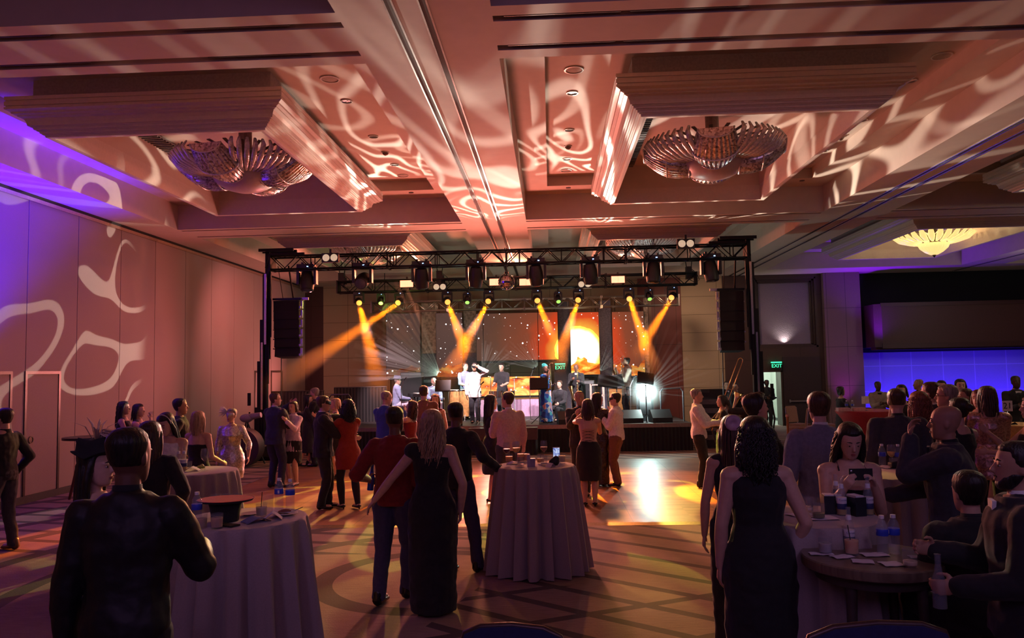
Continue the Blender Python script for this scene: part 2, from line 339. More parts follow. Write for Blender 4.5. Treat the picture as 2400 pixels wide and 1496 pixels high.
# window bay with framed translucent screen
wn = tag(thing('window_1', None, None), kind='structure'); fr = MB()
for q in (0, 1, 2):
    a, b_ = 6.95+q*.06, 9.02-q*.06; z0, z1 = 2.62+q*.03, 5.0-q*.06; yy = BW-.26+q*.07
    for bx in ((a, a+.06, z0, z1), (b_-.06, b_, z0, z1), (a, b_, z0, z0+.06), (a, b_, z1-.06, z1)): fr.b(bx[0], bx[1], yy, yy+.08, bx[2], bx[3])
fr.build('window_frame', mat('dark_frame', (.05, .025, .025), .35), wn)
t = NT('window_glass_dark', .12); t.base((.26, .21, .28)); q = t.noise(t.tc.outputs['Object'], 55, 3); t.bump(q, .9, .02)
MB().b(7.05, 8.92, BW-.06, BW-.04, 2.66, 4.9).build('window_pane', t.done(), wn)
# doorway to the lit corridor
dr = tag(thing('door_5', None, None), kind='structure'); f = MB(); f.b(x0-.05, x0, BW-.28, BW+.3, 0, 1.85); f.b(x1, x1+.05, BW-.28, BW+.3, 0, 1.85); f.b(x0-.05, x1+.05, BW-.28, BW+.3, 1.8, 1.86); f.build('door_frame', DFR, dr)
WHT = mat('corridor_paint', (.80, .84, .78), .7, nz=.03)
c = MB(); c.b(6.9, 7.0, BW+.3, BW+3, 0, 2.4); c.b(8.3, 8.4, BW+.3, BW+3, 0, 2.4); c.b(6.9, 8.4, BW+3, BW+3.1, 0, 2.4); c.b(6.9, 8.4, BW+.3, BW+3, 2.4, 2.5); struct('wall_corridor', c, WHT)
struct('floor_corridor', MB().b(6.9, 8.4, BW, BW+3.1, -.1, .001), mat('corridor_tile', (.6, .62, .58), .3))
struct('baseboard_corridor', MB().b(8.27, 8.3, BW+.3, BW+3, 0, .1).b(7.0, 8.3, BW+2.97, BW+3, 0, .1), mat('grey_base', (.12, .13, .13), .6))
point((7.6, BW+1.2, 2.2), (.86, 1, .88), 60, .15)
nt_ = MB().b(7.86, 8.1, BW+2.93, BW+2.96, 1.0, 1.35).build('notice_frame', mat('notice_paper', (.75, .72, .7), .6)); tag(nt_, 'small white notice hung in the bright corridor beyond the open door', 'notice')
MB().b(7.90, 8.06, BW+2.925, BW+2.93, 1.12, 1.24).build('printed_picture', mat('notice_ink', (.35, .08, .08), .6), nt_)
# closed door leaf with push bar right of it
dl = tag(thing('door_6', None, None), kind='structure'); MB().b(7.80, 9.05, BW-.285, BW-.25, .02, 2.3).build('door_panel', mat('dark_door', (.035, .018, .02), .5), dl)
ps = MB().b(7.95, 8.85, BW-.37, BW-.33, .80, .84).b(7.95, 8.0, BW-.36, BW-.28, .78, .87).b(8.8, 8.85, BW-.36, BW-.28, .78, .86); ps.build('push_bar', METAL, dl)
# balcony box projecting over the blue niche
bx = MB(); Yb = BW-1.2
bx.rings([[V((10.75, Yb, 2.55)), V((10.55, Yb+.15, 2.55)), V((10.55, BW+.3, 2.55)), V((16.6, BW+.3, 2.55)), V((16.6, Yb, 2.55))], [V((10.75, Yb, 3.95)), V((10.55, Yb+.15, 3.95)), V((10.55, BW+.3, 3.95)), V((16.6, BW+.3, 3.95)), V((16.6, Yb, 3.95))]])
struct('wall_balcony', bx, mat('balcony_wood', (.075, .028, .024), .5))
struct('trim_3', MB().b(10.72, 16.6, Yb-.04, Yb, 2.5, 2.66).b(10.72, 16.6, Yb-.03, Yb, 3.86, 3.98).b(10.6, 16.6, BW-1.0, BW-.6, 2.46, 2.55), mat('balcony_trim', (.06, .02, .02), .45))
struct('wall_right', MB().b(16.6, 16.8, -3, 26.6, 0, 5.6), BEIGE)
# ---------------------------------------------------------------- ceiling
BX = [(-8.62, -7.77), (-1.78, -.44), (5.58, 6.98), (13.1, 14.4), (16.5, 16.8)]; BY = [(-3, -2.9), (6.32, 7.42), (15.62, 16.72), (24.9, 26.65)]
Z0, Z1 = 5.1, 5.62
cb = MB(); SL = [(6.50, 6.61), (7.11, 7.23), (15.74, 15.83), (16.46, 16.55)]
for i, (a, b_) in enumerate(BX): cb.b(a, b_, -3, 26.65, Z0, Z1+.5)
for (a, b_) in BY:
    cut = [s for s in SL if a < s[0] < b_]
    for k in range(len(BX)-1):
        xa, xb = BX[k][1], BX[k+1][0]; p0 = a
        for s in cut: cb.b(xa, xb, p0, s[0], Z0, Z1+.5); p0 = s[1]
        cb.b(xa, xb, p0, b_, Z0, Z1+.5)
struct('ceiling_beams', cb, PLASTER); 
sl = MB()
for k in range(len(BX)-1):
    for s in SL: sl.b(BX[k][1], BX[k+1][0], s[0], s[1], Z0+.07, Z0+.12)
struct('trim_4', sl, DARK)
df_ = MB()
for k in range(3):
    for s in SL:
        n = 5
        for j in range(n):
            if (j+k) % 3: xa = BX[k][1]+.1+j*1.1; df_.b(xa, min(xa+1.02, BX[k+1][0]-.1), s[0]+.028, s[0]+.036, Z0+.005, Z0+.07)
struct('trim_5', df_, mat('diffuser_blade', (.07, .04, .04), .5))
cc = MB()      # coffer ceilings: border ledge and raised tray
for k in range(len(BX)-1):
    for j in range(len(BY)-1):
        xa, xb, ya, yb = BX[k][1], BX[k+1][0], BY[j][1], BY[j+1][0]; w_ = .45
        cc.b(xa, xa+w_, ya, yb, Z1, Z1+.3); cc.b(xb-w_, xb, ya, yb, Z1, Z1+.3); cc.b(xa+w_, xb-w_, ya, ya+.6, Z1, Z1+.3); cc.b(xa+w_, xb-w_, yb-.7, yb, Z1, Z1+.3)
        cc.b(xa+w_, xb-w_, ya+.6, yb-.7, Z1+.2, Z1+.32)
struct('ceiling', cc, PLASTER)
tk = MB()       # metal partition tracks along the beams
for x in (-1.29, -1.0, 6.12, 6.42, 13.6): 
    for dx in (-.042, .026): tk.b(x+dx, x+dx+.016, -3, 26.4, Z0-.022, Z0+.002)
struct('trim_6', tk, mat('polished_track', (.72, .68, .68), .18, .95))
struct('trim_7', (lambda m_: [m_.b(x-.026, x+.026, -3, 26.4, Z0-.006, Z0-.002) for x in (-1.29, -1.0, 6.12, 6.42, 13.6)] and m_)(MB()), DARK)
# hanging moulded frames round the chandeliers
PROF = [(0, .16), (0, .115), (.014, .112), (.014, .10), (0, .097), (0, .045), (.014, .042), (.014, .030), (0, .027), (0, 0), (.05, -.02), (.055, -.04), (.10, -.05), (.102, -.062), (.15, -.075), (.17, -.115), (.18, -.16), (.205, -.160), (.205, -.172), (.225, -.172), (.23, -.197), (.255, -.197), (.255, -.209), (.275, -.209), (.28, -.234), (.30, -.234), (.30, -.246), (.32, -.246), (.325, -.272), (.36, -.275), (.40, -.27), (.41, -.10), (.41, .2)]
def coffer_frame(cx, cy, label, hw=1.76, hd=2.85, zb=5.38):
    t_ = thing('coffer_frame', label, 'ceiling frame', (cx, cy, zb), 0, 'moulded frames hung in the ceiling coffers')
    def ring_(off, z, mb): return [V((sx*(hw-off), sy*(hd-off), z)) for sx, sy in ((-1, -1), (1, -1), (1, 1), (-1, 1))]
    m_ = MB(); m_.rings([ring_(o_, z, m_) for o_, z in PROF], caps=False); m_.rings([ring_(0, .16, m_), ring_(.41, .2, m_)], caps=False)
    m_.build('moulding', TRIM, t_)
    n_ = MB()
    n_.rings([ring_(.22, .12, n_), ring_(.22, .44, n_)], caps=False); n_.rings([ring_(.40, .44, n_), ring_(.40, .12, n_)], caps=False); n_.build('hanging_neck', mat('neck_paint', (.34, .29, .27), .8), t_)
    w2 = MB()                                     # recess walls above
    w2.rings([ring_(.42, .0, w2), ring_(.42, .44, w2)], caps=False); w2.build('recess_lining', PLASTER, t_)
    g = MB(); g.b(-hw+.45, -hw+.75, -hd+.6, hd-.6, .36, .38); [g.b(-hw+.45, -hw+.75, -hd+.6+k*.09, -hd+.63+k*.09, .34, .36) for k in range(int((2*hd-1.3)/.09))]
    g.build('air_grille', mat('grille_metal', (.2, .18, .18), .4, .6), t_)
    return t_
for (k, j), lb in {(0, 0): None, (1, 0): None, (0, 1): 'moulded hanging frame around the unlit chandelier over the left side', (1, 1): 'moulded hanging frame around the unlit chandelier right of the twin tracks', (0, 2): 'far moulded hanging frame behind the front truss, on the left', (1, 2): 'far moulded hanging frame behind the front truss, on the right', (2, 1): 'moulded hanging frame whose corner shows beyond the far right beam', (2, 2): 'moulded hanging frame around the lit yellow chandelier'}.items():
    if lb: coffer_frame((-4.98, 2.62, 10.0)[k], (0, 11.9, 20.9)[j] if not (k, j) == (2, 2) else 20.6, lb)
# recessed downlights, speakers and a detector per coffer
def disc(name, label, cat, x, y, z, r, grp, can=True):
    t_ = thing(name, label, cat, (x, y, z), 0, grp)
    MB().lathe([(r, 0), (r, -.012), (r*.86, -.014), (r*.84, 0)], 24).build('trim_ring', mat('lamp_trim', (.7, .68, .62), .3, .3), t_, 30)
    if can:
        MB().lathe([(r*.84, -.002), (r*.8, .005), (.001, .006)], 24).build('reflector', mat('reflector', (.85, .86, .84), .15, 1, bump=.4), t_, 30)
    else: MB().lathe([(r*.86, -.004), (r*.5, -.008), (.001, -.010)], 24).build('grille', mat('speaker_cloth', (.45, .38, .32), .8), t_, 30)
    return t_
CX = ((-2.77, 'left'), (.38, 'centre'), (4.95, 'right'))
for (x, side) in CX:
    wh = {'left': 'in the strip right of the left ceiling frame', 'centre': 'between tracks and right ceiling frame', 'right': 'right of the right ceiling frame'}[side]
    zc = Z1+.2
    for y, pos in ((10.4, 'nearest'), (12.03, 'middle'), (13.72, 'farthest')):
        disc('downlight', 'recessed downlight, %s of three %s' % (pos, wh), 'downlight', x, y, zc, .082, 'recessed downlights')
    disc('ceiling_speaker', 'large round speaker grille %s' % wh, 'speaker', x, 9.58, zc, .125, 'ceiling speakers', False)
    disc('ceiling_speaker', 'smaller far speaker grille %s' % wh, 'speaker', x, 14.52, zc, .11, 'ceiling speakers', False)
    s_ = thing('smoke_detector', 'small domed detector %s' % wh, 'detector', (x, 12.93, zc), 0, 'ceiling detectors'); MB().lathe([(.055, 0), (.055, -.02), (.035, -.05), (.001, -.065)], 18).build('dome', mat('detector_glass', (.2, .12, .1), .1), s_, 40); MB().lathe([(.07, 0), (.07, -.012), (.055, -.015), (.055, 0)], 18).build('collar', mat('detector_white', (.7, .65, .6), .4), s_, 40)
    tag(MB().lathe([(.05, 0), (.05, -.01), (.001, -.012)], 16).build('ceiling_plate', mat('plate_dark', (.06, .04, .04), .5), None, 30, (x+.05, 15.1, Z1)), 'dark round plate at far end %s' % wh, 'plate')
# chandeliers
def crymat():
    t = NT('crystal_rods', .22); v = t.vor(t.tc.outputs['Object'], 38, out='Color'); x = t.xyz(v); t.p.inputs['Metallic'].default_value = .55; t.base(t.ramp(x[0], [(.1, (.30, .26, .26)), (.6, (.80, .76, .75)), (.95, (1, .98, .96))])); t.bump(x[1], 1, .05); return t.done()
CRY = crymat(); CRYG = mat('crystal_trim', (.88, .84, .82), .15, .4, nz=.3, sc=40, bump=.6); BOWL = mat('frosted_bowl', (.55, .46, .43), .35, nz=.06); STRUT = mat('chandelier_strut', (.03, .02, .02), .4)
def chandelier(cx, cy, zb, label, lit=False, rz=.62):
    t_ = thing('chandelier', label, 'chandelier', (cx, cy, zb), rz, 'ballroom chandeliers'); a_ = mat('lit_glass', (.9, .8, .5), .4, em=(1, .66, .22), es=1.1) if lit else None
    if not lit:
        MB().lathe([(.001, -.20), (.14, -.19), (.28, -.15), (.40, -.08), (.47, .0), (.49, .05)], 48).build('bowl', BOWL, t_, 40)
        for k in range(4):        # four draped barrels of crystal rods
            T = Matrix.Rotation(PI/4+k*PI/2, 4, 'Z'); g = []; NU, NV = 12, 56
            for i in range(NU+1):
                u = i/NU; r_ = .36+.66*u; zc = -.02+.20*u+.10*math.sin(u*PI)*-1; wd = .24+.08*math.sin(u*PI); dp = .20*(1-.35*u)
                g.append([V((r_, wd*math.cos(PI*q/NV)*(1+.02*(-1)**q), zc-dp*math.sin(PI*q/NV)*(1+.07*(-1)**(q//2))+.1)) for q in range(NV+1)])
            m_ = MB(); n_ = NV+1; m_.add([p_ for row in g for p_ in row], [(a*n_+b_, a*n_+b_+1, (a+1)*n_+b_+1, (a+1)*n_+b_) for a in range(NU) for b_ in range(NV)], T); m_.poly(g[-1], T); m_.build('crystal_drape', CRY, t_, 0)
            m_ = MB(); [m_.tube([p_ for p_ in g[i][::4]], .012, 6, T=T) for i in (0, 6, NU)]; m_.build('crystal_rim', CRYG, t_, 0)
            for q in range(9):
                a = k*PI/2+(q-4)*.105; c_, s_ = math.cos(a), math.sin(a); m_ = MB(); m_.tube([(.50*c_, .50*s_, .02), (.72*c_, .72*s_, .04), (.95*c_, .95*s_, .14), (1.06*c_, 1.06*s_, .27), (1.0*c_, 1.0*s_, .36)], [.022, .034, .040, .036, .02], 8, flat=.6); m_.build('glass_petal', CRYG, t_, 0)
        MB().tube([(.49*math.cos(a), .49*math.sin(a), .05) for a in [2*PI*k/48 for k in range(49)]], .012, 6).build('bowl_rim', CRYG, t_, 0)
    else:
        rp = lambda k, a: .03*math.cos(24*a)
        MB().lathe([(.001, -.18), (.10, -.17), (.22, -.10), (.33, .0), (.38, .12)], 96, ripple=rp).build('fluted_bowl', a_, t_, 0)
        for k in range(28):
            a = 2*PI*k/28; c_, s_ = math.cos(a), math.sin(a); m_ = MB(); m_.tube([(.42*c_, .42*s_, .14), (.62*c_, .62*s_, .16), (.84*c_, .84*s_, .24), (.98*c_, .98*s_, .36)], [.03, .06, .085, .06], 6, flat=.35); m_.build('glass_petal', a_, t_, 0)
        MB().lathe([(.001, -.25), (.03, -.22), (.05, -.18), (.001, -.17)], 16).build('finial', STRUT, t_, 0)
    s_ = MB()
    for k in range(22):
        s_.box((0, 0, 0), (.05, .62, .012), 0, Matrix.Rotation(2*PI*k/22, 4, 'Z') @ Matrix.Translation((0, .55, .36)) @ Matrix.Rotation(R(4), 4, 'X'))
    s_.lathe([(.001, .1), (.1, .1), (.1, .95), (.001, .95)], 16); s_.build('radial_slats', STRUT if lit else mat('slat_paint', (.30, .20, .17), .5), t_)
    return t_
chandelier(-4.6, 11.35, 5.0, 'large unlit crystal chandelier with lobed skirt in the left ceiling frame')
chandelier(2.5, 11.45, 5.0, 'large unlit crystal chandelier with lobed skirt in the right ceiling frame')
chandelier(10.25, 20.8, 5.05, 'lit yellow chandelier with fluted glass bowl over the right side', True)
point((10.25, 20.8, 5.5), (1, .72, .32), 90, .3)
chandelier(-4.98, 20.9, 5.2, 'unlit crystal chandelier glimpsed above the front truss, left of the tracks')
chandelier(2.62, 20.9, 5.2, 'unlit crystal chandelier glimpsed above the front truss, right of the tracks')
#@NEXT@
# ---------------------------------------------------------------- stage
SY = 19.0; SZ = .66
STG = mat('stage_deck_black', (.03, .025, .025), .5); DRAPE = mat('black_drape', (.012, .011, .013), .9, sheen=.2)
def pleat(mb, x0, x1, y, z0, z1, sp=.09, amp=.025):
    n = max(2, int((x1-x0)/sp*4)); p = [(x0+(x1-x0)*i/n, y+amp*math.sin(2*PI*i/4)) for i in range(n+1)]
    mb.rings([[V((a, b_, z)) for a, b_ in p]+[V((a, b_+.02, z)) for a, b_ in p[::-1]] for z in (z0, z1)]); return mb
sg = thing('stage', 'low black-draped stage platform across the back of the ballroom', 'stage')
MB().b(-6.1, 3.4, SY, 25.0, SZ-.1, SZ).build('deck', STG, sg); pleat(MB(), -6.1, 3.4, SY-.04, 0.0, SZ-.09).build('skirt', DRAPE, sg); MB().b(-6.1, 3.4, SY-.02, SY, SZ-.09, SZ+.005).build('deck_edge', mat('deck_edge_metal', (.32, .25, .2), .35, .7), sg)
sx = thing('stage_riser', 'dark riser block in front of the stage where the singers stand', 'stage riser', (0, 0, 0)); MB().b(-2.0, -.35, 18.45, 18.92, SZ-.3, SZ-.02).build('deck', mat('riser_wood', (.06, .03, .025), .5), sx); pleat(MB(), -2.0, -.35, 18.48, 0, SZ-.3).build('skirt', DRAPE, sx)
tg = thing('drape_screen', 'black draped partition standing at the left end of the stage', 'drape'); pleat(MB(), -7.6, -6.15, 20.6, 0, 1.55).build('drape_panel', DRAPE, tg); MB().tube([(-7.6, 20.62, 1.56), (-6.15, 20.62, 1.56)], .02).build('top_pipe', BLK, tg)
tg = thing('drape_screen', 'black draped partition behind the keyboard player, beside a handrail', 'drape'); pleat(MB(), -6.1, -4.6, 21.4, SZ, 1.62).build('drape_panel', DRAPE, tg); MB().tube([(-6.1, 21.42, 1.63), (-4.6, 21.42, 1.63)], .02).build('top_pipe', BLK, tg)
def rail(x, y, label):
    t_ = thing('handrail', label, 'handrail', (x, y, 0)); MB().tube([(0, 0, SZ), (0, 0, SZ+.75), (.06, 0, SZ+.83), (.5, 0, SZ+.83), (.56, 0, SZ+.75), (.56, 0, SZ)], .02).build('rail_loop', mat('rail_steel', (.2, .2, .22), .4, .7), t_)
rail(-5.6, 19.2, 'looped steel handrail at the left front of the stage'); rail(2.75, 19.6, 'looped steel handrail at the right end of the stage')
# ---------------------------------------------------------------- truss
TB = mat('black_truss', (.014, .014, .016), .35, .5); TS = mat('silver_truss', (.42, .38, .34), .3, .9)
def truss(label, x0, x1, y, z, s, m, n, grp='stage trusses'):
    t_ = thing('box_truss', label, 'truss', ((x0+x1)/2, y, z), 0, grp); L = x1-x0; h = s/2
    for dy in (-h, h):
        for dz in (-h, h): MB().tube([(-L/2, dy, dz), (L/2, dy, dz)], .024, 8).build('chord', m, t_, 0)
    br = MB(); st = L/n
    for k in range(n):
        a, b_ = -L/2+k*st, -L/2+(k+1)*st; q = 1 if k % 2 else -1
        for dy in (-h, h): br.tube([(a, dy, -q*h), (b_, dy, q*h)], .012, 6)
        for dz in (-h, h): br.tube([(a, -q*h, dz), (b_, q*h, dz)], .012, 6)
        if k % 3 == 0:
            for dy in (-h, h): br.tube([(a, dy, -h), (a, dy, h)], .014, 6)
    br.build('bracing', m, t_, 0)
    for k in range(1, max(2, int(L/2.4))): xx = -L/2+k*L/int(L/2.4); c = MB(); [c.box((xx+e_, dy, dz), (.02, .09, .09)) for e_ in (0, .04) for dy in (-h, h) for dz in (-h, h)]; [c.tube([(xx+.02, a, b_), (xx+.02, c_, d)], .018, 6) for a, b_, c_, d in ((-h, -h, h, -h), (h, -h, h, h), (h, h, -h, h), (-h, h, -h, -h))]; c.build('coupler', m, t_)
    for sx_ in (-1, 1): MB().box((sx_*L/2, 0, 0), (.04, s+.06, s+.06)).build('end_plate', m, t_)
    return t_
truss('long black box truss across the front of the stage carrying eight moving heads', -6.62, 4.6, 18.0, 4.68, .32, TB, 34)
truss('black box truss behind the front one, carrying the orange blinders', -6.15, 4.2, 22.1, 4.54, .32, TB, 30)
truss('silver box truss hung low behind the black ones, above the screens', -5.6, 4.0, 24.0, 4.10, .3, TS, 28)
sc_ = [o for o in COL.objects if o.get('label', '').startswith('silver box truss')][0]
for x_ in (-4.4, 4.4): MB().tube([(x_, 0, .15), (x_, 0, 1.71)], .012, 6).build('suspension_cable', TB, sc_)
# lift towers
def tower(x, y, s, label):
    t_ = thing('lift_tower', label, 'lift tower', (x, y, 0), 0, 'telescoping lift towers')
    for k, (o_, z0, z1) in enumerate(((.15, .0, 1.25), (.10, .1, 2.35), (.05, .4, 3.35), (0, 1.2, 4.45), (-.05, 2.4, 5.0))):
        MB().box((s*o_, .02*k, (z0+z1)/2), (.13-.008*k, .15-.01*k, z1-z0)).box((s*(o_-.07), .02*k, (z0+z1)/2+.2), (.02, .06, (z1-z0)*.75)).build('mast_section', TB, t_)
    MB().box((-s*.05, -.09, 3.6), (.05, .02, 1.7)).box((s*.03, -.09, 2.0), (.045, .02, 1.6)).build('polished_rail', mat('polished_rail', (.8, .75, .7), .2, 1), t_)
    MB().box((-s*.32, -.12, 5.02), (.85, .05, .07)).box((-s*.32, .14, 5.02), (.85, .05, .07)).box((-s*.55, 0, 4.93), (.85, .06, .06)).build('fork_arm', TB, t_)
    MB().tube([(-s*.5, 0, 4.95), (-s*.5, 0, 4.84)], .025).tube([(-s*.15, 0, 4.95), (-s*.18, 0, 4.84)], .025).tube([(-s*.1, 0, 4.95), (-s*.02, 0, 4.6)], .02).build('truss_hanger', TB, t_)
    MB().box((s*.2, 0, .16), (.45, .5, .32)).box((s*.2, .0, .05), (.3, 1.7, .08)).box((s*.2, 0, .05), (1.6, .3, .08)).build('base', TB, t_)
    MB().tube([(s*.25, -.15, .25), (s*.33, -.2, .8), (s*.28, -.2, 1.15)], .02).box((s*.30, -.18, 1.45), (.06, .06, .3)).build('winch_handle', TB, t_)
tower(-6.86, 18.15, -1, 'black telescoping lift tower holding the left end of the front truss'); tower(4.76, 18.15, 1, 'black telescoping lift tower holding the right end of the front truss')
# line array speakers
ARR = mat('speaker_grille', (.012, .012, .016), .75, bump=.5, sc=200)
def line_array(x0, x1, zt, zb, s, label):
    t_ = thing('line_array', label, 'loudspeaker', ((x0+x1)/2, 18.55, zt), 0, 'hanging line arrays'); n = 6; w_ = x1-x0; h = (zt-zb)/n
    for k in range(n):
        z = -h*(k+.5); off = .018*k*k*.25; T = Matrix.Translation((0, off*.8, z)) @ Matrix.Rotation(R(-1.6*k), 4, 'X'); e = MB()
        e.rings([[V((-w_/2, -.19, -h*.49)), V((w_/2, -.19, -h*.49)), V((w_/2*.8, .2, -h*.44)), V((-w_/2*.8, .2, -h*.44))], [V((-w_/2, -.19, h*.49)), V((w_/2, -.19, h*.49)), V((w_/2*.8, .2, h*.44)), V((-w_/2*.8, .2, h*.44))]], T=T)
        e.box((0, -.192, h*.47), (w_, .01, .008), 0, T); e.build('speaker_cabinet', ARR, t_)
        MB().box((s*w_*.56, -.06, z+h*.1), (.05, .05, h*.8)).box((s*w_*.53, -.1, z-h*.2), (.04, .12, .05)).build('rigging_bracket', mat('bracket_steel', (.55, .5, .45), .3, .9), t_)
        MB().box((-s*w_*.52, -.12, z+h*.45), (.03, .05, .03)).build('rigging_pin', METAL, t_)
    MB().b(-w_/2-.04, w_/2+.04, -.15, .15, .02, .07).build('top_frame', TB, t_); MB().box((s*w_*.62, -.05, .05), (.26, .06, .06)).build('frame_extension', mat('bracket_steel'), t_)
    hs = MB(); hs.tube([(.12, 0, .05), (.1, -.3, 4.86-zt-.2)], .022); hs.tube([(-.14, 0, .05), (-.16, -.3, 4.86-zt-.2)], .01); hs.build('hoist_rod', TB, t_)
    cb_ = MB(); cb_.tube([(-w_*.35, .1, -h*n), (-w_*.37, .12, -h*n-.8), (-w_*.37, .1, -zt+.02)], .012); cb_.build('signal_cable', BLK, t_)
line_array(-6.72, -6.1, 3.82, 2.43, 1, 'black hanging line array of speaker cabinets at the left of the stage'); line_array(4.04, 4.60, 3.80, 2.36, -1, 'black hanging line array of speaker cabinets at the right of the stage')
# moving heads
MHB = mat('fixture_black', (.02, .02, .022), .4); LENS = mat('fixture_lens', (.08, .1, .14), .05, coat=1)
def moving_head(x, y, z, tgt, label, grp, sc=1.0, lens=None, hang=True, drop=0):
    t_ = thing('moving_head', label, 'stage light', (x, y, z), 0, grp); d = (V(tgt)-V((x, y, z))).normalized(); q = d.to_track_quat('Z', 'Y').to_matrix().to_4x4(); k = sc
    sgn = 1 if hang else -1
    MB().box((0, 0, sgn*.29*k), (.34*k, .26*k, .10*k)).box((-.09*k, 0, sgn*.36*k), (.04*k, .06*k, .06*k)).box((.09*k, 0, sgn*.36*k), (.04*k, .06*k, .06*k)).build('base', MHB, t_)
    MB().box((-.17*k, 0, sgn*.12*k), (.05*k, .13*k, .34*k)).box((.17*k, 0, sgn*.12*k), (.05*k, .13*k, .34*k)).box((0, 0, sgn*.24*k), (.34*k, .14*k, .05*k)).build('yoke', MHB, t_)
    h = MB(); h.lathe([(.06*k, -.22*k), (.11*k, -.20*k), (.135*k, -.08*k), (.14*k, .05*k), (.125*k, .17*k), (.11*k, .185*k)], 16, T=q); h.build('head', MHB, t_, 30)
    ln = MB(); ln.lathe([(.10*k, .187*k), (.07*k, .195*k), (.001, .2*k)], 16, T=q); ln.build('lens', lens or LENS, t_, 30)
    if drop: MB().tube([(0, 0, .3*k), (0, 0, drop)], .03, 8).build('drop_pipe', MHB, t_)
    ld = MB().box((.05*k, -.135*k, sgn*.29*k), (.03*k, .01, .015*k)); ld.build('status_light', mat('status_led', (.1, .2, 1), .4, em=(.25, .45, 1), es=6), t_)
    return t_
fx = [(-5.77, (-5.7, 17.7, 3.2), 'first from the left'), (-4.43, (-4.5, 14, 2.3), 'second from the left'), (-3.01, (-3.0, 18.3, 3.2), 'third from the left'), (-1.72, (-1.8, 18.3, 3.2), 'fourth from the left, just left of the mirror ball'), (-.29, (-.2, 18.2, 3.2), 'just right of the mirror ball'), (.98, (1.05, 18.1, 3.2), 'third from the right'), (2.45, (2.4, 17.9, 3.2), 'second from the right'), (3.78, (3.9, 17.9, 3.2), 'nearest the right tower')]
GRL = mat('lens_green', (.3, .9, .7), .3, em=(.15, .9, .6), es=.8)
for i, (x, tg_, lb) in enumerate(fx): moving_head(x, 18.0, 4.22, tg_, 'moving head on the front truss, %s' % lb, 'moving heads on the front truss', 1.22)
AMBL = mat('lens_amber', (1, .7, .2), .3, em=(1, .30, .05), es=2.0)
bt = [((841, 709), (962, 1195)), ((937, 709), (105, 1262)), ((1048, 707), (1235, 1200)), ((1146, 705), (872, 1200)), ((1258, 703), (1450, 1165)), ((1356, 702), (1195, 1190)), ((1474, 699), (1640, 1160)), ((1576, 696), (1290, 1160))]
ln_ = ['leftmost', 'second from left', 'third from left', 'fourth from left', 'fourth from right', 'third from right', 'second from right', 'rightmost']
BEAMS = []
for (a, b_), lb in zip(bt, ln_):
    p = ony(*a, 22.0); q = onz(*b_); moving_head(p.x, p.y, p.z+.02, q, 'amber-shining moving head on the rear truss, %s of eight' % lb, 'amber beam lights on the rear truss', .8, AMBL); BEAMS.append((p, q))
LIM = mat('lens_lime', (.7, 1, .3), .3, em=(.40, 1, .12), es=.9)
for a, lb in (((893, 707), 'leftmost'), ((1095, 705), 'second from left'), ((1308, 703), 'second from right'), ((1521, 697), 'rightmost')):
    p = ony(*a, 22.0); moving_head(p.x, p.y, p.z+.02, (p.x+.4, 19, 1), 'small moving head glowing lime green on the rear truss, %s of four' % lb, 'lime wash lights on the rear truss', .62, LIM, drop=4.39-p.z)
BLG = mat('blinder_lamp_lit', (1, .6, .35), .4, em=(1, .22, .12), es=3.4); LMP = mat('lamp_glass_cream', (.75, .6, .45), .2, em=(1, .75, .5), es=.5)
def blinder(x, y, z, lit, label, grp):
    t_ = thing('blinder_light', label, 'stage light', (x, y, z), 0, grp); MB().b(-.20, .20, -.06, .06, -.11, .11).box((0, 0, .16), (.05, .05, .1)).build('housing', MHB, t_)
    for sx_ in (-.095, .095): (MB().box((sx_, -.068, 0), (.185, .02, .19)) if lit else MB().lathe([(.085, 0), (.07, .02), (.001, .03)], 18, T=Matrix.Translation((sx_, -.062, 0)) @ Matrix.Rotation(PI/2, 4, 'X'))).build('lamp', BLG if lit else LMP, t_, 40)
for a, lb in (((954, 666), 'leftmost'), ((1163, 662), 'half hidden left of the mirror ball'), ((1233, 662), 'just right of the mirror ball'), ((1448, 656), 'rightmost')):
    p = ony(*a, 22.0); blinder(p.x, p.y, p.z, True, 'glowing orange twin-lamp blinder on the rear truss, %s' % lb, 'lit orange blinders')
for a, Y, lb in (((775, 605), 17.75, 'on the front truss near its left end'), ((1607, 572), 17.75, 'on top of the front truss near its right end'), ((1031, 673), 21.9, 'on the rear truss, left of the mirror ball'), ((1370, 667), 21.9, 'on the rear truss, right of the mirror ball')):
    p = ony(*a, Y); blinder(p.x, p.y, p.z, False, 'dim twin-lamp blinder with cream lenses, %s' % lb, 'dim blinders')
def hoist(px, py, lb):
    p = ony(px, py, 22.2); t_ = thing('chain_hoist', 'black chain hoist hooked to the rear truss, %s' % lb, 'hoist', p, 0, 'chain hoists'); MB().box((0, 0, .0), (.16, .2, .36)).box((.1, 0, -.05), (.06, .16, .2)).build('motor_body', MHB, t_)
    MB().tube([(-.06, 0, .18), (-.08, 0, .34), (.0, 0, .38), (.1, 0, .34), (.08, 0, .18)], .014, 6).build('hook', TB, t_); MB().tube([(0, 0, .36), (0, 0, 5.5-p.z)], .008, 5).build('chain', TB, t_); MB().tube([(.1, 0, .1), (.22, 0, .0), (.3, 0, -.2), (.2, 0, -.3), (0, 0, -.18)], .01, 5).build('slack_chain', TB, t_)
for a in ((801, 655, 'far left'), (1030, 650, 'left of the mirror ball'), (1367, 645, 'right of the mirror ball'), (1614, 640, 'far right')): hoist(*a)
mbm = NT('mirror_facets', .08); vv = mbm.vor(mbm.tc.outputs['Object'], 42, rnd=.15, out='Color'); mbm.p.inputs['Metallic'].default_value = 1; mbm.base((.75, .72, .75)); mbm.bump(mbm.xyz(vv)[0], .6, .02)
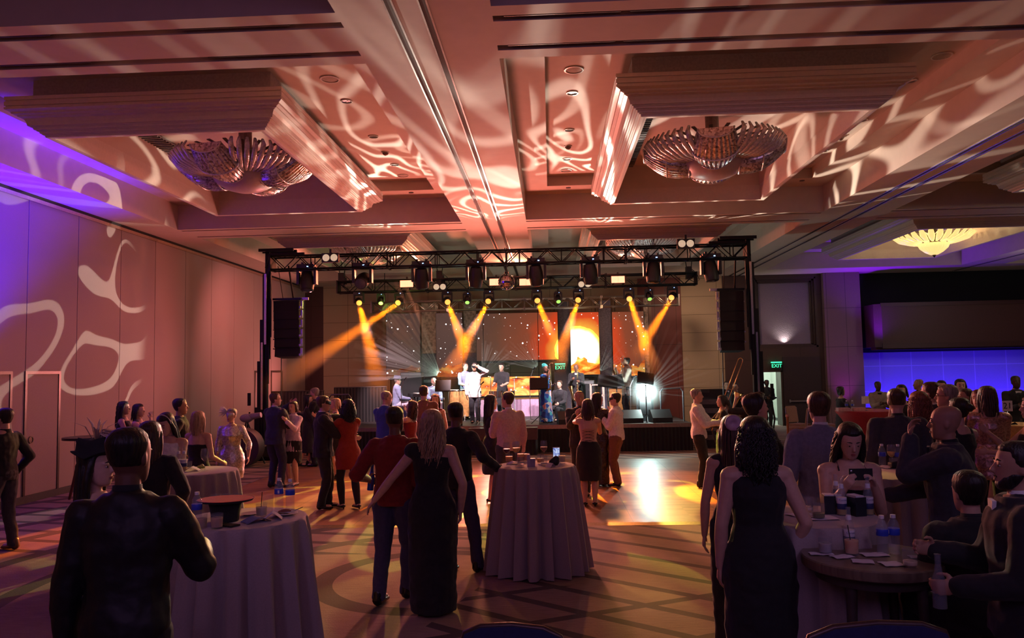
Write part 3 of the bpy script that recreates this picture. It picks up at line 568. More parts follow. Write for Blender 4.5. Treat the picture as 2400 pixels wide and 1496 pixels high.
p = ony(1187, 661, 17.95); t_ = thing('mirror_ball', 'mirror ball hanging below the middle of the front truss', 'mirror ball', p); mbb = MB()
for i in range(14):
    for j in range(28):
        a0, a1 = PI*i/14+.012, PI*(i+1)/14-.012; b0, b1 = 2*PI*j/28+.012, 2*PI*(j+1)/28-.012; r_ = .2
        mbb.poly([(r_*math.sin(a)*math.cos(b_), r_*math.sin(a)*math.sin(b_), r_*math.cos(a)) for a, b_ in ((a0, b0), (a1, b0), (a1, b1), (a0, b1))])
mbb.build('mirror_tile', mbm.done(), t_); MB().ball((0, 0, 0), .195, 28, 14).build('core', MHB, t_); MB().tube([(0, 0, .2), (0, 0, 4.54-p.z)], .02, 6).lathe([(.05, .19), (.05, .24), (.001, .25)], 12).build('hanger', MHB, t_)
# ---------------------------------------------------------------- screens
def ledmat():
    t = NT('led_picture', .5); o = t.xyz(); x, z = o[0], o[2]
    dx = t.M('SUBTRACT', x, .93); dz = t.M('SUBTRACT', z, 2.68); r = t.M('SQRT', t.M('ADD', t.M('MULTIPLY', dx, dx), t.M('MULTIPLY', dz, dz)))
    rn = t.M('ADD', r, t.M('MULTIPLY', t.M('SUBTRACT', t.noise(t.tc.outputs['Object'], 1.6, 3), .5), t.M('MULTIPLY', r, .35)))
    c = t.ramp(t.M('MULTIPLY', rn, .25), [(.0, (1, 1, .95)), (.14, (1, .95, .75)), (.185, (1, .50, .05)), (.27, (.70, .05, .005)), (.42, (.24, .05, .02)), (.7, (.12, .045, .025)), (1, (.07, .035, .03))])
    # cloud bank low in the picture
    cl = t.noise(t.comb(t.M('MULTIPLY', x, 1.1), z), 1.3, 4); edge = t.M('LESS_THAN', z, t.M('ADD', t.M('MULTIPLY', cl, 1.25), 1.57))
    near = t.M('SUBTRACT', 1, t.M('MINIMUM', t.M('MULTIPLY', t.M('ABSOLUTE', t.M('ADD', x, -.6)), .16), .85))
    cc_ = t.ramp(t.noise(t.comb(x, t.M('MULTIPLY', z, 2.2)), 2.2, 5, .5), [(.35, (.45, .03, .0)), (.5, (1, .22, .02)), (.62, (1, .55, .12))]); mm = t.N.new('ShaderNodeMix'); mm.data_type = 'RGBA'; mm.blend_type = 'MULTIPLY'; mm.inputs[0].default_value = 1; t.set(mm.inputs[6], cc_); t.set(mm.inputs[7], t.comb(near, near, near)); c = t.mix(edge, c, mm.outputs[2])
    # stars
    pl_ = t.comb(x, z, 0); vc = t.vor(pl_, 5.5); t.last.voronoi_dimensions = '2D'; vk = t.vor(pl_, 5.5, out='Color'); t.last.voronoi_dimensions = '2D'; sz_ = t.xyz(vk)[0]; star = t.M('LESS_THAN', vc, t.M('MULTIPLY', t.M('POWER', sz_, 4), .16)); dens = t.noise(t.tc.outputs['Object'], .9, 1)
    star = t.M('MULTIPLY', t.M('MULTIPLY', star, t.M('GREATER_THAN', dens, .38)), t.M('GREATER_THAN', r, 1.0)); c = t.mix(star, c, (1, .95, .95))
    t.base((.01, .01, .01)); t.set(t.p.inputs['Emission Color'], c); t.p.inputs['Emission Strength'].default_value = 1.25
    s = t.M('ADD', 1.0, t.M('MULTIPLY', star, 1.5)); t.set(t.p.inputs['Emission Strength'], t.M('ADD', s, t.M('ADD', t.M('MULTIPLY', t.M('LESS_THAN', rn, .8), 1.6), t.M('MULTIPLY', t.M('LESS_THAN', z, 1.83), 1.4)))); return t.done()
LED = ledmat()
def screen(x0, x1, z0, z1, y, label):
    t_ = thing('led_screen', label, 'video screen', (0, 0, 0), 0, 'video wall panels'); MB().b(x0, x1, y, y+.03, z0, z1).build('display', LED, t_); MB().b(x0-.015, x1+.015, y+.03, y+.12, z0-.015, z1+.015).build('cabinet', MHB, t_)
    MB().box((x0+.12, y+.09, (SZ+z0)/2), (.05, .05, z0-SZ)).box((x1-.12, y+.09, (SZ+z0)/2), (.05, .05, z0-SZ)).box(((x0+x1)/2, y+.09, z0-.05), (x1-x0-.1, .04, .04)).build('support_frame', TB, t_); MB().tube([(x0+.1, y+.08, z1), (x0+.1, y+.08, 4.3)], .01, 5).tube([(x1-.1, y+.08, z1), (x1-.1, y+.08, 4.3)], .01, 5).build('hanging_cable', TB, t_)
for a in ((-5.48, -4.35, 1.85, 4.0, 25.5, 'dim starry video panel farthest left behind the keyboard player'), (-3.8, -2.93, 1.85, 3.98, 25.5, 'starry video panel with a small cloud low down, left of the singers'), (-2.45, .26, 2.36, 3.93, 25.5, 'widest video panel of stars and orange sky left of the sun'), (.68, 1.62, 1.84, 3.9, 25.5, 'video panel filled by the bright white sun'), (2.07, 3.1, 1.78, 3.89, 25.5, 'video panel of stars and orange cloud farthest right'), (-2.25, -.28, 1.22, 1.82, 24.6, 'low orange cloud video strip behind the drum kit')): screen(*a)
STONE = mat('stone_decor', (.36, .28, .23), .7, nz=.45, sc=14, bump=.6); GREYD = mat('decor_grey', (.12, .12, .16), .6, nz=.3)
def decor(x0, x1, z0, z1, y, m, label): tag(MB().b(x0, x1, y, y+.12, z0, z1).build('decor_panel', m, None), label, 'wall panel', 'textured decor panels')
for x0, x1, lb in ((-4.33, -3.82, 'left of the cloudy starry screen'), (-2.9, -2.47, 'left of the widest screen')):
    decor(x0, x1, 2.65, 4.35, 25.75, STONE, 'rough stone-textured decor panel %s' % lb); decor(x0, x1, SZ, 2.64, 25.78, GREYD, 'dark grey decor panel below the stone one %s' % lb)
decor(.28, .66, SZ, 4.3, 25.75, GREYD, 'dark grey decor panel between the sun screen and widest screen'); decor(1.65, 2.05, SZ, 4.3, 25.75, mat('decor_blue', (.16, .17, .26), .5, nz=.3), 'bluish decor panel right of the sun screen')
decor(3.12, 3.26, SZ, 4.35, 25.6, STONE, 'narrow ornate stone strip right of the last screen'); decor(3.3, 3.4, 0, 4.35, 25.8, mat('frame_wood', (.2, .1, .07), .5), 'ribbed wooden frame strip beside the ornate stone strip')
# exit signs
def exit_sign(x, y, z, label, top):
    t_ = thing('exit_sign', label, 'exit sign', (x, y, z)); MB().b(-.16, .16, -.02, .02, -.1, .1).build('sign_plate', mat('exit_plate', (.03, .05, .045), .2), t_)
    if top: MB().b(-.17, .17, -.04, .04, .1, .14).build('lit_edge', mat('exit_green', (.05, .8, .4), .4, em=(.05, 1, .45), es=1.6), t_)
    o = letters('EXIT', .17, mat('exit_green'), t_, (0, -.024, 0), (PI/2, 0, 0))
p = ony(1820, 858, BW-.4); exit_sign(p.x, BW-.4, p.z, 'green EXIT sign above the open doorway', True)
MB().tube([(p.x, BW-.38, p.z+.1), (p.x, BW-.3, p.z+.3)], .01).build('ceiling_bracket', MHB, bpy.data.objects['exit_sign'], loc=tuple(-V(p)+V((0, 0, 0))) )
p = ony(1313, 862, 25.4); exit_sign(p.x, 25.4, p.z, 'green EXIT sign seen between the screens behind the band', True); decor(p.x-.2, p.x+.2, SZ, p.z-.12, 25.42, mat('wood_dark', (.05, .03, .03), .5), 'dark door panel below the exit sign behind the band')
#@NEXT@
# ---------------------------------------------------------------- people
SK = {'l': mat('skin_light', (.60, .36, .27), .5, nz=.06), 'm': mat('skin_tan', (.42, .23, .15), .5, nz=.06), 'd': mat('skin_brown', (.16, .075, .045), .5, nz=.06), 'k': mat('skin_deep', (.065, .032, .022), .5, nz=.06)}
def cloth(name, c, rough=.85, sheen=.1, sc=40, nz=.12): return mat(name, c, rough, sheen=sheen, sc=sc, nz=nz, bump=.15)
CL = {'black': cloth('black_cloth', (.012, .012, .016)), 'navy': cloth('navy_wool', (.018, .022, .05)), 'char': cloth('charcoal_wool', (.04, .042, .055)), 'white': cloth('white_shirt_cotton', (.75, .73, .72)), 'pink': cloth('pink_shirt_cotton', (.62, .42, .40)),
      'red': cloth('red_shirt_cotton', (.20, .012, .010)), 'rust': cloth('rust_red_knit', (.27, .022, .008)), 'brown': cloth('brown_shirt_cotton', (.16, .07, .045)), 'blue': cloth('blue_suit_wool', (.02, .045, .30)), 'gslate': cloth('slate_suit_wool', (.17, .18, .26)),
      'lilac': cloth('lilac_wool', (.60, .48, .58)), 'tan': cloth('tan_suit_linen', (.36, .30, .25)), 'beige': cloth('beige_linen', (.50, .40, .33)), 'jean': cloth('blue_denim', (.045, .045, .10)), 'grey': cloth('blue_grey_cotton', (.22, .26, .42)), 'lgrey': cloth('pale_trouser_cotton', (.5, .45, .55)),
      'cream': cloth('cream_jacket', (.85, .82, .78)), 'gold': cloth('gold_cloth', (.5, .33, .1)), 'leather': mat('black_leather', (.009, .009, .012), .55, nz=.2, sc=18, bump=.4), 'shoe': mat('black_shoe', (.012, .01, .01), .25), 'hose': cloth('black_tights', (.014, .012, .014)), 'brshoe': mat('brown_shoe', (.12, .06, .03), .35)}
def sequin(name, c):
    t = NT(name, .25); v = t.vor(t.tc.outputs['Object'], 70, out='Color'); t.p.inputs['Metallic'].default_value = .85; t.base(t.mix(t.xyz(v)[0], tuple(q*.45 for q in c), c)); t.bump(t.xyz(v)[1], 1, .06); t.p.inputs['Roughness'].default_value = .38; return t.done()
CL['silver'] = sequin('silver_sequins', (.85, .8, .78)); CL['rosegold'] = sequin('rose_gold_sequins', (.75, .45, .40)); CL['bseq'] = sequin('black_sequins', (.10, .08, .08))
def floral():
    t = NT('blue_floral_print', .7); v = t.vor(t.tc.outputs['Object'], 11, out='Color'); x = t.xyz(v)
    t.base(t.ramp(x[0], [(.0, (.02, .10, .55)), (.25, (.05, .35, .75)), (.45, (.75, .78, .85)), (.6, (.80, .40, .45)), (.75, (.03, .08, .40)), (.9, (.1, .5, .6))], 'CONSTANT')); return t.done()
CL['floral'] = floral()
def hairmat(name, c, c2):
    t = NT(name, .45); o = t.xyz(); g = t.noise(t.comb(t.M('MULTIPLY', o[0], 45), t.M('MULTIPLY', o[1], 45), t.M('MULTIPLY', o[2], 4)), 1.5, 3, .3); t.base(t.ramp(g, [(.35, c), (.65, c2)])); t.bump(g, .8, .01); return t.done()
HM = {'black': hairmat('black_hair', (.006, .005, .005), (.02, .015, .014)), 'brown': hairmat('brown_hair', (.03, .016, .010), (.09, .045, .025)), 'blond': hairmat('blond_hair', (.28, .17, .09), (.55, .38, .22)), 'auburn': hairmat('auburn_hair', (.12, .035, .015), (.28, .09, .04)), 'grey': hairmat('grey_hair', (.16, .13, .11), (.35, .3, .27)), 'red': hairmat('dark_red_hair', (.10, .015, .015), (.2, .04, .03))}
EYEW = mat('eye_white', (.42, .38, .36), .3); IRIS = mat('eye_dark', (.02, .012, .01), .15); LIPM = mat('lip_rose', (.36, .08, .07), .4); BROW = mat('eyebrow_dark', (.025, .015, .012), .8)
HR = [(a_, b_, c_*1.05, d_) for a_, b_, c_, d_ in [(0, .056, .018, .020), (.012, .047, .038, .045), (.035, .034, .050, .062), (.06, .022, .058, .076), (.09, .012, .064, .086), (.115, .006, .069, .091), (.145, .000, .073, .095), (.175, -.005, .072, .094), (.200, -.008, .064, .083), (.220, -.010, .047, .062), (.232, -.010, .025, .033)]]
def ik(a, t, l1, l2, hint):
    a, t = V(a), V(t); d = t-a; L = d.length
    if L > (l1+l2)*.995: t = a+d*((l1+l2)*.995/L); d = t-a; L = d.length
    x = (l1*l1-l2*l2+L*L)/(2*L); h = math.sqrt(max(0, l1*l1-x*x)); u = d/L; hv = V(hint); hv = hv-u*hv.dot(u)
    hv.normalize(); return a+u*x+hv*h, t
def hand(mb, W, d, thumb, curl, side, k=1.0, fr=.0085):
    """palm, four unequal fingers and a thumb off the side of the palm"""
    d = V(d).normalized(); t = V(thumb); t = t-d*t.dot(d); t.normalize(); n = d.cross(t)*side      # n: back of the hand
    P = lambda a, b_, c: V(W)+d*a*k+t*b_*k+n*c*k
    mb.tube([P(-.02, 0, 0), P(.01, 0, 0), P(.045, 0, .002), P(.085, 0, .002), P(.094, 0, 0)], [.026*k, .03*k, .040*k, .041*k, .034*k], 10, flat=.40, up=n)
    for i, (off, ln, ba) in enumerate(((.029, .072, .088), (.010, .080, .092), (-.010, .074, .090), (-.029, .058, .084))):
        p0 = P(ba-.02, off, 0); c = curl*(.9+.08*i); l = (ln*.42*k, ln*.33*k, ln*.27*k); a = 0; pts = [p0, P(ba, off, 0)]
        dd = (d+t*(off*1.6)).normalized()
        for j in range(3):
            a += c*(.55, .75, .5)[j]; pts.append(pts[-1]+(dd*math.cos(a)-n*math.sin(a))*l[j])
        r = fr*k*(1, 1, 1, .85)[i]; mb.tube(pts+[pts[-1]+(pts[-1]-pts[-2]).normalized()*r*.5], [r*1.05, r*1.1, r, r*.92, r*.8, r*.45], 8)
    q = min(curl, .9); p1 = P(.018, .026, -.004); p2 = p1+(d*.55+t*.75-n*.25*q).normalized()*.036*k; p3 = p2+(d*.85+t*(.35-.3*q)-n*.5*q).normalized()*.032*k; p4 = p3+(d*.9+t*(.1-.4*q)-n*.6*q).normalized()*.024*k
    mb.tube([P(.0, .012, 0), p1, p2, p3, p4], [.014*k, .014*k, .0115*k, .0105*k, .006*k], 8)
def remesh(o, vox, sm=3):
    r_ = o.modifiers.new('remesh', 'REMESH'); r_.mode = 'VOXEL'; r_.voxel_size = vox; r_.use_smooth_shade = True
    if sm: s_ = o.modifiers.new('smooth', 'SMOOTH'); s_.factor = .5; s_.iterations = sm
    if o.name.split('.')[0] in ('jacket', 'coat', 'shirt', 'dress', 'trousers'): d_ = o.modifiers.new('folds', 'DISPLACE'); d_.texture = FOLD; d_.strength = .022; d_.mid_level = .5; d_.texture_coords = 'GLOBAL'
ARM = {   # hand targets (x outwards, y forwards, z up) in units of height, thumb hint, curl
 'down': ((.135, .02, .47), (0, 1, 0), .5), 'out': ((.22, .03, .49), (0, 1, 0), .4), 'front': ((.06, .21, .66), (0, 0, 1), .9), 'hip': ((.14, .03, .57), (0, 1, 0), .8), 'chest': ((.02, .15, .74), (0, 0, 1), .8), 'face': ((.03, .13, .86), (-.3, 0, 1), .9),
 'hold': ((.08, .19, .70), (0, 0, 1), 1.15), 'hug': ((.07, .23, .77), (0, 0, 1), .5), 'hughi': ((.04, .24, .86), (0, 0, 1), .4), 'waist': ((.03, .24, .63), (0, 0, 1), .4), 'drum': ((.10, .21, .60), (0, 0, 1), .5), 'pocket': ((.115, .02, .52), (0, 1, 0), .9), 'head': ((.08, .05, .93), (0, .3, 1), .5), 'mic': ((.02, .11, .865), (0, -.2, 1), 1.3), 'up': ((.12, .2, .90), (0, 0, 1), .7), 'side': ((.36, .05, .70), (0, 0, 1), .6), 'table': ((.10, .22, .62), (0, 0, 1), .3)}
FOLD = bpy.data.textures.new('cloth_folds', 'CLOUDS'); FOLD.noise_scale = .10; FOLD.noise_depth = 1
PEOPLE = 0
def person(label, x, y, face=0, H=1.75, z0=0, sex='m', skin='l', top=None, dress=None, bottom='black', hair=('short', 'black'), L='down', Rr='down', look=(0, 0), lean=(0, 0), stance=(.045, 0, .045, 0), bld=1.0, shoe='shoe', hem=None, sleeve=None, vox=None, extras=None, knee=0, sit=None, group=None, faceon=None, chop=True, jac=False, bare=False):
    """face: 0 looks away from the photographer, 180 towards, 90 to the left, -90 to the right (degrees)"""
    global PEOPLE; PEOPLE += 1
    t_ = thing('person', label, 'person', (x, y, z0), R(face), group); H = H*1.012; h = H; g = H/1.75
    vox = vox or (.0065 if y < 9 else .0085 if y < 15 else .011)
    hipz = (.52 if not sit else sit/h); lx, ly = lean; tz = lambda z: (z-.52+hipz)*h if sit else z*h
    dz = 0 if not sit else (sit/h-.52)
    def U(px_, py_, z): return V((px_*h+lx*max(0, z-.52)*h, py_*h+ly*max(0, z-.52)*h, (z+dz)*h))       # torso space to local
    b = bld; fem = sex == 'f'
    tor = ([(.49, .088, .060), (.53, .098, .068), (.565, .090, .062), (.62, .070, .052), (.67, .076, .056), (.72, .085, .068), (.76, .086, .060), (.79, .082, .048), (.815, .058, .040), (.835, .036, .034)] if fem else
           [(.49, .084, .062), (.53, .093, .068), (.565, .089, .065), (.62, .084, .060), (.67, .089, .063), (.72, .097, .066), (.76, .104, .064), (.79, .098, .055), (.815, .070, .044), (.838, .040, .037)])
    def torso(mb, off, z0_=.40, z1_=.90, fl=0, T=None, n=18):
        rs = []
        for z, rx, ry in tor:
            if z < z0_ or z > z1_: continue
            bb = b if z < .80 else 1+(b-1)*.4
            c = U(0, (.004 if z > .6 else -.004)-(.0 if z < .8 else .004), z); rs.append([c+V(((rx*bb*h+off)*math.cos(a), (ry*(bb*1.15-.15)*h+off)*math.sin(a)*(1.0 if math.sin(a) < 0 or not fem or not .69 < z < .75 else 1.15), 0)) for a in [2*PI*j/n for j in range(n)]])
        mb.rings(rs)
    sh = {}; el = {}; wr = {}; spec = {}
    for s, A in ((-1, L), (1, Rr)):
        sx_ = (.088 if fem else .100)*(1+(b-1)*.6); S0 = U(s*sx_, 0, .785); A = ARM[A] if isinstance(A, str) else A
        (ax, ay, az), th, cu = A[0], A[1], A[2]; tg = U(s*ax, ay, az)
        hint = ((s*.6, -.6, -.5) if ay < .08 else (s*.3, -.35, -1)) if az < .84 else (s*1, -.1, -.9)
        if len(A) > 4: hint = (s*A[4][0], A[4][1], A[4][2])
        E, W = ik(S0, tg, .172*h, .150*h, hint); sh[s], el[s], wr[s], spec[s] = S0, E, W, (th, cu)
    hj = {}; kn = {}; an = {}
    for s, (fx_, fy_) in ((-1, stance[:2]), (1, stance[2:])):
        hj[s] = V((s*.050*h*b, 0, (.51+dz)*h))
        if sit: kn[s] = V((s*.07*h, .235*h, (.52+dz)*h)); an[s] = V((s*.07*h, .22*h, max(.05*h, (.52+dz)*h-.25*h)))
        else:
            A_ = V((s*fx_*h, fy_*h, .048*h)); kn[s], an[s] = ik(hj[s], A_, .245*h, .225*h, (s*.1, 1, 0))
    # head frame
    hy, hp = look; nb = U(0, .0, .842); HT = Matrix.Translation(nb) @ Matrix.Rotation(R(hy), 4, 'Z') @ Matrix.Rotation(R(hp), 4, 'X') @ Matrix.Scale(g*1.02, 4) @ Matrix.Translation((0, .0, .020))
    def hrings(kx=1., k0=0, zmin=-1, cut=None, n=20):
        rs = []
        for z, cy, rx, ry in HR:
            if z < zmin: continue
            rr = []
            for j in range(n):
                a = 2*PI*j/n; k = kx
                if cut: k = cut(a, z)
                rr.append(HT @ V((rx*k*math.cos(a), cy+ry*k*math.sin(a), z if not cut else (z-.1)*(1+(k-1)*.6)+.1)))
            rs.append(rr)
        return rs
    body = MB(); torso(body, 0)
    body.rings(hrings())
    body.tube([U(0, -.004, .80), U(0, -.003, .835), HT @ V((0, -.004, .02)), HT @ V((0, -.002, .07))], [(.05 if fem else .062)*g, (.043 if fem else .052)*g, (.041 if fem else .050)*g, (.04 if fem else .048)*g], 12)
    # nose, brow, lips, chin, ears
    body.tube([HT @ V((0, .093, .132)), HT @ V((0, .101, .115)), HT @ V((0, .113, .092)), HT @ V((0, .100, .082))], [.006*g, .009*g, .0135*g, .009*g], 8)
    body.ball(HT @ V((0, .088, .052)), (.021*g, .013*g, .010*g), 10, 6); body.ball(HT @ V((0, .070, .018)), (.022*g, .017*g, .015*g), 10, 6)
    for s in (-1, 1):
        body.ball(HT @ V((s*.029, .0830, .1275 if look[1] > -14 else .121)), (.0155*g, .0115*g, .0065*g if look[1] > -14 else .010*g), 8, 5); body.ball(HT @ V((s*.030, .086, .137)), (.022*g, .010*g, .008*g), 8, 5); body.ball(HT @ V((s*.073, -.004, .108)), (.008*g, .019*g, .031*g), 8, 6)
        body.cap(sh[s]-V((s*.02*h, 0, 0)), sh[s], .034*h*min(b, 1.15), .031*h*min(b, 1.15)); r0 = (.026 if fem else .031)*h*b
        body.cap(sh[s], el[s], r0*1.1, r0*.80); f_ = (wr[s]-el[s]); body.cap(el[s], el[s]+f_*.35, r0*.80, r0*.82); body.cap(el[s]+f_*.35, wr[s], r0*.82, r0*.52)
        if chop: hand(body, wr[s], f_, spec[s][0], spec[s][1], s, g*(.93 if fem else 1.03), .0085 if vox < .01 else .0105)
        body.cap(hj[s], kn[s], .052*h*b, .034*h); k2 = an[s]-kn[s]; body.cap(kn[s], kn[s]+k2*.35, .033*h, .035*h); body.cap(kn[s]+k2*.35, an[s], .035*h, .022*h)
        body.cap(an[s]+V((0, -.01*h, -.018*h)), an[s]+V((0, .075*h, -.026*h)), .022*h, .018*h)
    o = body.build('body', SK[skin], t_, 0); remesh(o, vox, 3)
    if faceon is None: faceon = abs(((face+hy+180) % 360)-180) > 60 and y < 24
    if faceon:
        for s in (-1, 1):
            MB().ball(HT @ V((s*.029, .0835, .119)), (.0120*g, .0092*g, .0065*g), 10, 8).build('eye', EYEW, t_, 0)
            MB().ball(HT @ V((s*.029, .091, .119)), (.0060*g, .0035*g, .0060*g), 10, 6).build('iris', IRIS, t_, 0)
            MB().tube([HT @ V((s*.014, .0945, .143)), HT @ V((s*.030, .0945, .149)), HT @ V((s*.046, .083, .143))], [.0025*g, .004*g, .0015*g], 6).build('eyebrow', BROW, t_, 0)
        lm = MB(); lm.ball(HT @ V((0, .0985, .0565)), (.019*g, .006*g, .0042*g), 12, 5); lm.ball(HT @ V((0, .0985, .0485)), (.016*g, .0065*g, .0052*g), 12, 5); lm.build('lips', LIPM if fem else mat('lip_'+skin, tuple(q*.6 for q in ((.60, .28, .22), (.42, .18, .13), (.2, .07, .05), (.1, .03, .03))['lmdk'.index(skin)]), .5), t_, 0)
    # shoes
    for s in (-1, 1):
        if shoe:
            m_ = MB(); A = an[s]; heel = shoe == 'heel'
            m_.tube([A+V((0, -.033*h, -.020*h)), A+V((0, -.015*h, -.022*h)), A+V((0, .04*h, -.029*h)), A+V((0, .085*h, -.033*h)), A+V((0, .102*h, -.035*h))], [.020*h, .026*h, .025*h, .022*h, .012*h], 10, flat=.62 if not heel else .5, up=(0, 0, 1))
            if not heel: m_.cap(A+V((0, -.012*h, -.02*h)), A+V((0, -.006*h, .015*h)), .028*h, .028*h); m_.cap(A+V((0, 0, -.012*h)), A+V((0, .05*h, -.026*h)), .026*h, .018*h)
            else: m_.cap(A+V((0, -.03*h, -.018*h)), A+V((0, -.033*h, -.044*h)), .012*h, .005*h)
            m_.build('shoe', CL['shoe'] if heel else CL[shoe], t_, 0)
    # trousers or tights or skirt
    if bottom in ('hose',):
        m_ = MB()
        for s in (-1, 1): m_.cap(hj[s], kn[s], .054*h*b, .037*h); k2 = an[s]-kn[s]; m_.cap(kn[s], kn[s]+k2*.35, .036*h, .038*h); m_.cap(kn[s]+k2*.35, an[s], .038*h, .025*h)
        o = m_.build('tights', CL['hose'], t_, 0); remesh(o, max(vox, .009))
    elif bottom and not (dress and bottom != 'hose'):
        m_ = MB(); torso(m_, .012*g, .40, .60)
        for s in (-1, 1):
            m_.cap(hj[s]+V((0, 0, -.0)), kn[s], .060*h*b, .043*h); k2 = an[s]-kn[s]; m_.cap(kn[s], kn[s]+k2*.9, .043*h, .036*h); m_.tube([kn[s]+k2*.6, an[s]+V((0, 0, -.012*h)), an[s]+V((0, .002, -.022*h))], [.038*h, .037*h, .036*h], 12)
        o = m_.build('trousers', CL[bottom], t_, 0); remesh(o, max(vox, .009), 4)
    def sleeves(m_, frac, pad, off):
        for s in (-1, 1):
            r0 = (.026 if fem else .031)*h*b+off; m_.cap(sh[s]-V((s*.03*h, 0, 0)), sh[s], .034*h*min(b, 1.15)+off*.9, .031*h*min(b, 1.15)+off*.9+pad*.5)
            f1 = min(1, frac*2)
            if f1 > 0: m_.cap(sh[s], sh[s].lerp(el[s], f1), r0*1.15, r0*(1.15-.2*f1))
            if frac > .5:
                f2 = (frac-.5)*2; m_.cap(el[s], el[s].lerp(wr[s], f2*.96), r0*.95, r0*(.95-.2*f2))
    if top:
        c_, kind = top; off = {'jacket': .024, 'shirt': .014, 'coat': .026, 'tee': .012}[kind]*g; m_ = MB(); lo = {'jacket': .455, 'shirt': .50, 'coat': .34, 'tee': .50}[kind]
        torso(m_, off, .49, .842 if kind != 'tee' else .82)
        if kind in ('jacket', 'coat'):
            hm = hem if hem else lo; n = 18; rs = []
            for z, rx, ry in ((hm, .105, .078), ((hm+.53)/2, .102, .076), (.55, .094, .068), (.62, .086, .060)):
                c = U(0, 0, z) if z > .52 else V((0, 0, (z+dz)*h)); rs.append([c+V(((rx*b*h+off*.6)*math.cos(a), (ry*b*h+off*.6)*math.sin(a), 0)) for a in [2*PI*j/n for j in range(n)]])
            m_.rings(rs); m_.tube([U(0, -.008, .80), U(0, -.010, .848)], [.085*g, .062*g], 14)
        else: m_.tube([U(0, -.004, .80), U(0, -.008, .848)], [.078*g, .056*g], 14); m_.stack([(U(0, 0, .5).x, 0, (.495+dz)*h, .098*b*h, .074*b*h), (U(0, 0, .5).x, 0, (.54+dz)*h, .100*b*h, .076*b*h), (U(0, 0, .58).x, U(0, 0, .58).y, (.60+dz)*h, .09*b*h, .066*b*h)])
        fr_ = sleeve if sleeve is not None else {'jacket': 1, 'shirt': 1, 'coat': 1, 'tee': .3}[kind]
        sleeves(m_, fr_, .008 if kind in ('jacket', 'coat') else 0, off*.65)
        o = m_.build('jacket' if kind == 'jacket' else 'coat' if kind == 'coat' else 'shirt', CL[c_], t_, 0); remesh(o, max(vox, .008), 4)
        if kind in ('jacket', 'coat'):       # shirt collar band and shirt front
            cb_ = MB(); cb_.tube([U(0, -.008, .832), U(0, -.006, .857)], [.060*g, .056*g], 16); cb_.build('shirt_collar', CL['white'] if jac is False else CL[jac], t_, 0)
            if faceon:
                yf = .058*b*h+off*.75; fr2 = MB(); P_ = lambda u, z, e=0: U(u, 0, z)+V((0, yf+e-(.0 if z < .78 else .012*g), 0)); fr2.poly([P_(-.030, .822), P_(0, .64), P_(.030, .822)]); fr2.poly([P_(-.030, .822), P_(.030, .822), P_(.0, .835)]); 
                q = MB(); q.rings([[P_(-.030, .825, -.014), P_(.030, .825, -.014), P_(.0, .64, -.004)], [P_(-.030, .825, .004), P_(.030, .825, .004), P_(.0, .64, .006)]]); q.build('shirt_front', CL['white'] if jac is False else CL[jac], t_)
                if extras and 'tie' in extras: MB().rings([[P_(-.006, .82, .008), P_(.006, .82, .008), P_(.006, .82, .002), P_(-.006, .82, .002)], [P_(-.011, .68, .014), P_(.011, .68, .014), P_(.011, .68, .006), P_(-.011, .68, .006)], [P_(-.002, .66, .014), P_(.002, .66, .014), P_(.002, .66, .006), P_(-.002, .66, .006)]]).build('necktie', CL['black'], t_)
        elif extras and 'tie' in extras:
            yf = .060*b*h+off*.9; P_ = lambda u, z, e=0: U(u, 0, z)+V((0, yf+e, 0)); MB().rings([[P_(-.009, .815, .008), P_(.009, .815, .008), P_(.009, .815, -.008), P_(-.009, .815, -.008)], [P_(-.018, .60, .014), P_(.018, .60, .014), P_(.018, .60, .0), P_(-.018, .60, .0)], [P_(-.002, .575, .014), P_(.002, .575, .014), P_(.002, .575, .0), P_(-.002, .575, .0)]]).build('necktie', CL['black'], t_)
    if dress:
        c_, neck, hemz, flare = dress; m_ = MB(); off = .011*g; torso(m_, off, .49, neck)
        rs = []; n = 28; base = [(hemz, .106*flare, .086*flare), (hemz*.6+.49*.4, .112*(flare*.6+.4), .088*(flare*.6+.4)), (.47, .115, .084), (.53, .110, .079), (.60, .078, .060)] if hemz < .45 else [(hemz, .108, .078), (.53, .108, .078), (.60, .078, .060)]
        for z, rx, ry in base:
            c = U(0, 0, z) if z > .52 else V((0, 0, (z+dz)*h)); rp = .05*max(0, (.49-z)/.49)*(1 if flare > 1.05 else .2)
            rs.append([c+V((rx*b*h*(1+rp*math.cos(9*a))*math.cos(a), ry*b*h*(1+rp*math.cos(9*a))*math.sin(a), 0)) for a in [2*PI*j/n for j in range(n)]])
        m_.rings(rs)
        if sleeve: sleeves(m_, sleeve, 0, .008*g)
        if neck > .77 and not sleeve and not bare:
            for s in (-1, 1): m_.cap(U(s*.050, 0, .795), U(s*.078, 0, .792), .034*h, .028*h)
        if extras and 'straps' in extras:
            for s in (-1, 1): m_.tube([U(s*.05, .05, .75), U(s*.055, .045, .80), U(s*.05, .0, .835), U(s*.05, -.04, .80), U(s*.045, -.055, .75)], .007, 6)
        o = m_.build('dress', CL[c_], t_, 0); remesh(o, max(vox, .0085), 3)
    if extras and 'collarw' in extras: MB().tube([U(0, -.010, .836), U(0, -.006, .856)], [.057*g, .052*g], 16).build('shirt_collar', CL['white'], t_, 0)
    # hair
    st, hc = hair if hair else (None, None)
